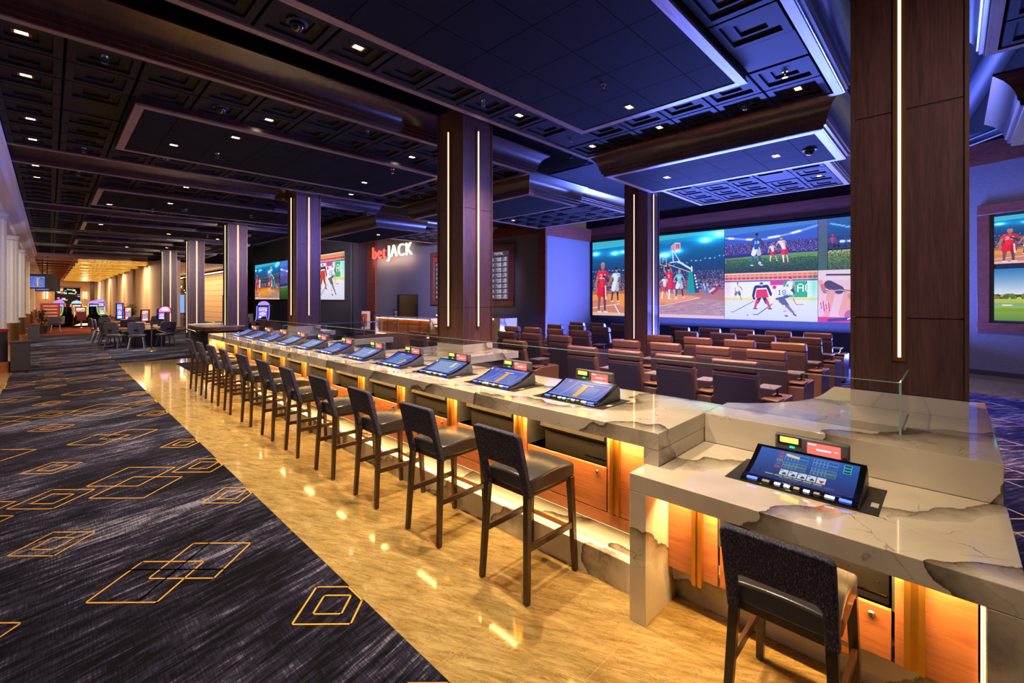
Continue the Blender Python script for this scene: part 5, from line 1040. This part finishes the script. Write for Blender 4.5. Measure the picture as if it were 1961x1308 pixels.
# hanging screens along the left wall
for k, (x, y, z) in enumerate(((-.30, 38.0, 2.45), (-.12, 42.5, 2.35))):
    r = thing('hanging_screen', 'dark angled hanging screen showing blue pictures, %s one along the left wall' % ('nearer' if k == 0 else 'farther'), 'screen', (x, y, z))
    MB().prismx([(-.1, 0), (-.1, .85), (.9, .85)], -.55, .6).build('housing', 'charcoal', r)
    screen('display', [(-.5, -.11, .08), (.1, -.11, .08), (.1, -.11, .72), (-.5, -.11, .72)], 'picture_game_a', r); MB().bar((0, .5, .8), (0, .5, 1.86 if k == 0 else 1.96), .05, .05).build('mounting_pole', 'charcoal', r)
rs_ = thing('poster_stand', 'red poster stand at the far left beside the leafy plant', 'sign', (.02, 38.5, 0)); MB().box(-.42, .42, 0, .06, .62, 1.6).build('poster', 'neon_dim' if 'neon_dim' in M else 'red_band', rs_)
b = MB(); 
for q in range(4): b.box(-.3, .3, -.005, 0, .8 + .2 * q, .87 + .2 * q)
b.build('lettering', 'cream', rs_); MB().box(-.04, .04, 0, .05, 0, .62).box(-.3, .3, -.2, .25, 0, .03).build('stand', 'charcoal', rs_)
def plant(label, loc, h, rad, seed, n=70, pot=True):
    rnd = random.Random(seed); r = thing('potted_plant', label, 'plant', loc)
    if pot: MB().lathe([(.22, 0), (.30, .42), (.27, .42), (.26, .38)], (0, 0, 0), 16).build('pot', 'pot', r, smooth=True)
    s = MB(); 
    for k in range(4): s.tube([(.03 * k - .05, 0, .35), (rnd.uniform(-.1, .1), rnd.uniform(-.1, .1), h * .7)], .015, 6)
    s.build('stems', 'pot', r)
    b = MB()
    for k in range(n):
        a = rnd.uniform(0, 6.28); z0 = rnd.uniform(.45, h * .8); l = rnd.uniform(.25, .5) * rad / .5; d = Vector((math.cos(a), math.sin(a), rnd.uniform(.1, 1.0))).normalized(); p = Vector((math.cos(a) * .05, math.sin(a) * .05, z0)); sd = d.cross(Vector((0, 0, 1))).normalized() * .035
        m1 = p + d * l * .5; e = p + d * l + Vector((0, 0, -l * .25)); b.add([p, m1 + sd, e, m1 - sd, m1 + Vector((0, 0, .006))], [(0, 1, 4), (1, 2, 4), (2, 3, 4), (3, 0, 4)], None)
    struct(b.build('foliage', 'green_leaf', r), 'stuff'); return r
plant('leafy potted plant at the far left in front of the red poster stand', (-.32, 35.0, 0), 1.5, .55, 1, 110)
plant('dense dark leafy shrub in a pot before the cream piers', (3.75, 38.5, 0), 1.75, .6, 2, 220)
# slot machines
def slot(label, loc, rz, pic, glow='green_glow', h=1.35, topper=None):
    r = thing('slot_machine', label, 'slot machine', loc, rz, 'slot machines of the hall')
    side = [(.32, 0), (-.30, 0), (-.34, .1), (-.26, .25), (-.30, .55), (-.46, .66), (-.46, .74), (-.30, .80), (-.20, 1.0), (-.16, h), (.32, h)]
    MB().prismx([(y, z) for y, z in side], -.34, .34).build('cabinet', 'black_gloss', r, bevel=.01)
    screen('display', [(-.24, -.315, .80), (.24, -.315, .80), (.24, -.205, h - .06), (-.24, -.205, h - .06)], pic, r)
    g = MB()
    for sx in (-1, 1): g.tube([(sx * .30, -.47, .70), (sx * .30, -.33, .81), (sx * .30, -.24, 1.0), (sx * .30, -.19, h - .02)], .022, 6)
    g.build('edge_light', glow, r); p_ = MB(); p_.prismx([(-.45, .745), (-.45, .755), (-.33, .79), (-.33, .78)], -.24, .24, 'steel'); p_.build('button_deck', 'steel', r)
    if topper:
        t = MB(); t.loft([[(.28 * math.cos(math.radians(a)), y, h + .02 + .22 * math.sin(math.radians(a))) for a in range(0, 181, 20)] for y in (-.1, 0)]); t.build('topper', topper, r)
    return r
slot('green-edged slot machine facing the aisle at the middle of the island', (1.42, 41.3, 0), 0, 'picture_slot_b')
slot('green-edged slot machine on the left side of the island', (.55, 42.0, 0), math.radians(-48), 'picture_slot_a'); slot('green-edged slot machine on the right side of the island', (2.3, 42.0, 0), math.radians(48), 'picture_slot_a')
slot('slot machine with a purple arched topper behind the island, left one', (.45, 44.2, 0), 0, 'picture_slot_c', 'led_red', 1.55, 'purple_glow'); slot('slot machine with a cyan arched topper behind the island, middle one', (1.35, 45.0, 0), 0, 'picture_slot_b', 'orange_glow', 1.5, 'cyan_glow')
slot('slot machine with a purple arched topper behind the island, right one', (2.25, 45.0, 0), 0, 'picture_slot_c', 'orange_glow', 1.5, 'purple_glow')
slot('lone slot machine with pink lights before the piers', (3.0, 52.0, 0), 0, 'picture_slot_c', 'purple_glow', 1.6, 'purple_glow')
def slotchair(label, loc, rz=0, mat='maroon_leather'):
    r = thing('slot_chair', label, 'chair', loc, rz); MB().lathe([(.22, 0), (.20, .03), (.04, .05), (.04, .45)], (0, 0, 0), 16).build('pedestal', 'chrome', r, smooth=True)
    MB().box(-.24, .24, -.24, .24, .45, .55).build('seat', mat, r, bevel=.03); MB().prismx([(-.26, .50), (-.20, .50), (-.26, 1.05), (-.33, 1.05)], -.24, .24).build('backrest', mat, r, bevel=.03); return r
slotchair('dark red chair in front of the middle slot machine', (1.42, 40.3, 0)); slotchair('dark red chair at the left slot machine of the island', (-.05, 41.3, 0), math.radians(-60))
sb = thing('lounge_chair', 'grey wicker lounge chair by the leafy plant at the far left', 'chair', (.25, 36.6, 0)); MB().lathe([(.30, .40), (.36, .48), (.30, .50)], (0, 0, 0), 16).build('seat', 'grey_plastic', sb, smooth=True)
b = MB(); b.lathe([(.34, .48), (.36, .85), (.33, .86), (.31, .48)], (0, 0, 0), 16); b.build('backrest', 'grey_plastic', sb, smooth=True)
for a in (.8, 2.4, 3.9, 5.4): MB().bar((.3 * math.cos(a), .3 * math.sin(a), 0), (.22 * math.cos(a), .22 * math.sin(a), .42), .04, .04).build('leg', 'stool_wood', sb)
def kiosk(label, loc, pic, h0=.75, h1=1.35, w=.30):
    r = thing('display_kiosk', label, 'kiosk', loc); MB().box(-w / 2 - .03, w / 2 + .03, 0, .22, h0, h1).build('housing', 'black_gloss', r, bevel=.008)
    screen('display', [(-w / 2 + .02, -.01, h0 + .04), (w / 2 - .02, -.01, h0 + .04), (w / 2 - .02, -.01, h1 - .04), (-w / 2 + .02, -.01, h1 - .04)], pic, r, .008); MB().box(-.25, .25, -.05, .35, 0, h0).build('pedestal', 'dark_red', r); return r
kiosk('black display tower with a white and red screen left of the arched sign', (3.25, 28.2, 0), 'picture_slot_b'); kiosk('black display tower with a blue screen next to the arched sign', (3.87, 28.0, 0), 'picture_slot_c', .80, 1.40)
kiosk('tall glowing column display before the cream piers', (2.95, 36.0, 0), 'picture_slot_c', .6, 1.62, .3); kiosk('small display with two screens right of the tall glowing column display', (3.25, 35.0, 0), 'picture_slot_b', .62, 1.40, .34)
a_ = thing('arched_sign', 'arched pink lit sign on a pole above the card tables', 'sign', (3.42, 24.0, 0)); MB().lathe([(.18, 0), (.16, .03), (.02, .04), (.02, 1.28)], (0, 0, 0), 14).build('pole', 'steel', a_)
b = MB(); pts = [(.23 * math.cos(math.radians(q)), 1.38 + .20 * math.sin(math.radians(q))) for q in range(0, 181, 15)] + [(-.23, 1.28), (.23, 1.28)]; b.loft([[(x, y, z) for x, z in pts] for y in (-.03, .03)]); b.build('frame', 'black_gloss', a_)
b = MB(); pts = [(.20 * math.cos(math.radians(q)), 1.38 + .17 * math.sin(math.radians(q))) for q in range(0, 181, 15)] + [(-.20, 1.31), (.20, 1.31)]; b.loft([[(x, y, z) for x, z in pts] for y in (-.035, -.031)]); b.box(-.12, .12, -.037, -.035, 1.38, 1.44, 'led_white').box(-.09, .09, -.037, -.035, 1.46, 1.50, 'led_white'); b.build('face', 'led_pink', a_)
# card tables and chairs
def card_table(label, loc, rz=0):
    r = thing('card_table', label, 'table', loc, rz, 'card tables'); P_ = [(1.05 * math.cos(math.radians(a)), -.75 * math.sin(math.radians(a))) for a in range(0, 181, 12)] + [(-1.05, .25), (1.05, .25)]
    MB().prism(P_, .70, .75).build('tabletop', 'felt', r); MB().prism([(x * 1.07, y * 1.09) for x, y in P_], .66, .72).build('armrest', 'seat_leather', r, bevel=.015); MB().box(-.5, .5, -.25, .15, 0, .66).build('pedestal', 'black_metal', r)
    MB().box(-.35, .35, .05, .2, .75, .82).build('chip_tray', 'light_plastic', r)
    return r
t1 = card_table('card table with tan top nearest the rope stanchion', (2.75, 23.1, 0), math.radians(12)); copy_tree(t1, (2.75, 26.2, 0), math.radians(20), 'card table with tan top behind the nearest card table'); copy_tree(t1, (2.9, 30.2, 0), math.radians(10), 'card table with tan top farthest down the hall')
copy_tree(t1, (6.6, 25.5, 0), math.radians(-30), 'card table with tan top seen right of the fourth column')
def gchair(label, loc, rz):
    r = thing('gaming_chair', label, 'chair', loc, rz, 'grey chairs at the card tables')   # faces +y
    MB().box(-.25, .25, -.20, .25, .44, .53).build('seat', 'grey_leather', r, bevel=.03)
    b = MB(); O = [(-.21, .56), (-.26, .80), (-.24, .97), (-.19, 1.0), (.19, 1.0), (.24, .97), (.26, .80), (.21, .56)]; b.loft([[(x, -.25 - .12 * (z - .5) + .25 * x * x, z) for x, z in O], [(x, -.20 - .12 * (z - .5) + .25 * x * x, z) for x, z in O]]); bk = b.build('backrest', 'grey_leather', r, bevel=.012)
    MB().box(-.07, .07, -.315, -.29, .70, .74).build('handle', 'black_gloss', bk)
    for sx in (-1, 1):
        for sy in (-1, 1): MB().bar((sx * .24, sy * .24 - (.05 if sy < 0 else 0), 0), (sx * .18, sy * .16, .45), .03, .03).build('leg', 'steel', r)
    return r
gc = gchair('grey padded chair at the nearest card table, leftmost', (1.75, 22.55, 0), math.radians(-40))
for x, y, a, lab in ((2.3, 22.0, -12, 'grey padded chair at the nearest card table, beside the leftmost'), (3.15, 21.95, 12, 'grey padded chair at the nearest card table, just behind the rope stanchion'), (1.65, 23.3, -75, 'grey padded chair at the far left corner of the nearest card table'),
                  (1.75, 25.2, -55, 'grey padded chair at the second card table, leftmost'), (2.35, 24.9, -15, 'grey padded chair at the second card table, front left'), (3.2, 25.0, 15, 'grey padded chair at the second card table, front right'), (1.6, 26.3, -85, 'grey padded chair at the far left corner of the second card table'),
                  (2.0, 29.2, -40, 'grey padded chair at the farthest card table, left'), (2.9, 29.0, 0, 'grey padded chair at the farthest card table, front'), (3.7, 29.3, 25, 'grey padded chair at the farthest card table, right'), (1.55, 28.0, -80, 'grey padded chair standing between the second and farthest card tables'), (6.2, 23.6, 10, 'grey padded chair right of the fourth column at its card table'), (7.2, 24.6, 50, 'second grey padded chair right of the fourth column')):
    copy_tree(gc, (x, y, 0), math.radians(a), lab)
gc['group'] = 'grey chairs at the card tables'
# dice table
dt = thing('dice_table', 'dark rounded dice table with a clear rail past the end of the bar', 'table', (4.15, 18.9, 0), math.radians(-3))
def rr_box(x, y, r, n=6): return [(cx_ * x + cx_ * -r + r * math.cos(a), cy_ * y - cy_ * r + r * math.sin(a)) for cx_, cy_, a0 in ((1, 1, 0), (-1, 1, 90), (-1, -1, 180), (1, -1, 270)) for a in [math.radians(a0 + 90 * k / n) for k in range(n + 1)]]
MB().prism(rr_box(.60, 1.35, .35), .06, .72).build('body', 'charcoal', dt, bevel=.01); MB().prism(rr_box(.72, 1.5, .45), .72, .80).build('rail', 'black_gloss', dt, bevel=.02); MB().prism(rr_box(.62, 1.4, .4), .80, .93).build('tub', 'bronze', dt); MB().prism(rr_box(.70, 1.46, .43), .93, .95).build('top_rail', 'light_plastic', dt); MB().box(-.4, .4, -1.0, 1.0, 0, .06).build('plinth', 'steel', dt)
b = MB()
for k in range(9): b.lathe([(.02, 0), (.024, .03), (.0001, .05)], (-.68, -1.0 + .25 * k, .80), 8)
b.build('rail_knobs', 'chrome', dt)
sn = thing('rope_stanchion', 'brass stanchion post with round base in front of the card tables', 'stanchion', (2.56, 20.6, 0)); MB().lathe([(.17, 0), (.16, .015), (.05, .035), (.03, .05)], (0, 0, 0), 20).build('base', 'brass', sn, smooth=True); MB().lathe([(.022, .04), (.022, .90), (.035, .91), (.035, .94), (.02, .95), (.03, .98), (.0005, 1.0)], (0, 0, 0), 14).build('post', 'chrome', sn, smooth=True)
tag(MB().tube([(2.58, 20.57, .88), (2.75, 20.35, .72), (2.95, 20.1, .62), (3.15, 19.85, .66), (3.38, 19.55, .80)], .022, 8).build('barrier_rope', 'rope_black', smooth=True), 'black barrier rope sagging from the stanchion to the dice table', 'rope')
# warm lit cream wall with grooves beyond the columns, tree, purple sign
b = MB()
for k in range(9): b.box(9.0, 9.2, 33.5, 60, .0 + .42 * k, .40 + .42 * k); 
b.box(9.06, 9.2, 33.5, 60, 0, 3.78, 'desk_wood'); struct(b.build('wall_hall', 'cream'))
b = MB(); b.box(8.4, 8.6, 33, 60, 3.75, 3.80); tag(b.build('cove_light', 'cove_warm'), 'warm glowing cove strip above the grooved cream wall', 'light')
area_light('hall_wash', (7.6, 42, 3.9), (1.5, 16), 420, (1.0, .68, .36)); 
tr = thing('christmas_tree', 'slim decorated tree with lights beside the fifth column', 'tree', (6.3, 36.8, 0)); MB().tube([(0, 0, 0), (0, 0, 3.0)], .05, 8).build('trunk', 'pot', tr)
rnd = random.Random(5); b = MB(); o_ = MB()
for k in range(420):
    z = rnd.uniform(.5, 3.3); rad = .62 * (1 - (z - .4) / 3.1) * rnd.uniform(.5, 1); a = rnd.uniform(0, 6.28); p = Vector((rad * math.cos(a), rad * math.sin(a), z)); d = Vector((math.cos(a), math.sin(a), -.3)).normalized() * .16; sd = Vector((-math.sin(a), math.cos(a), 0)) * .05
    b.add([p - d, p + sd, p + d, p - sd], [(0, 1, 2, 3)], None)
    if k % 5 == 0: o_.lathe([(.0005, -.03), (.03, 0), (.0005, .03)], p + d * .6, 6, rnd.choice(['sconce_glow', 'red_band', 'brass', 'brass']))
struct(b.build('foliage', 'green_leaf', tr), 'stuff'); struct(o_.build('ornaments', 'brass', tr), 'stuff')
ps = thing('glowing_totem', 'tall purple glowing game totem beside the decorated tree', 'sign', (5.75, 35.2, 0), math.radians(-25)); MB().box(-.30, .30, 0, .14, .95, 2.15).build('frame', 'black_gloss', ps); MB().box(-.27, .02, -.01, 0, .98, 2.12).build('left_face', 'purple_glow', ps); MB().box(.06, .27, -.01, 0, .98, 2.12).build('right_face', 'led_blue', ps); MB().bar((0, .07, 0), (0, .07, .95), .08, .08).build('pole', 'charcoal', ps)
kk = kiosk('black display kiosk with red and cyan screen left of the third column', (7.3, 27.5, 0), 'picture_slot_b', .75, 1.55, .42); pd = kiosk('tall pole display with a blue glow in front of the grooved cream wall', (7.6, 31.5, 0), 'picture_slot_c', 2.1, 2.75, .22)
slot('slot machine with pink lights between the third and fourth columns', (8.2, 27.0, 0), math.radians(-30), 'picture_slot_c', 'purple_glow', 1.5, 'purple_glow')
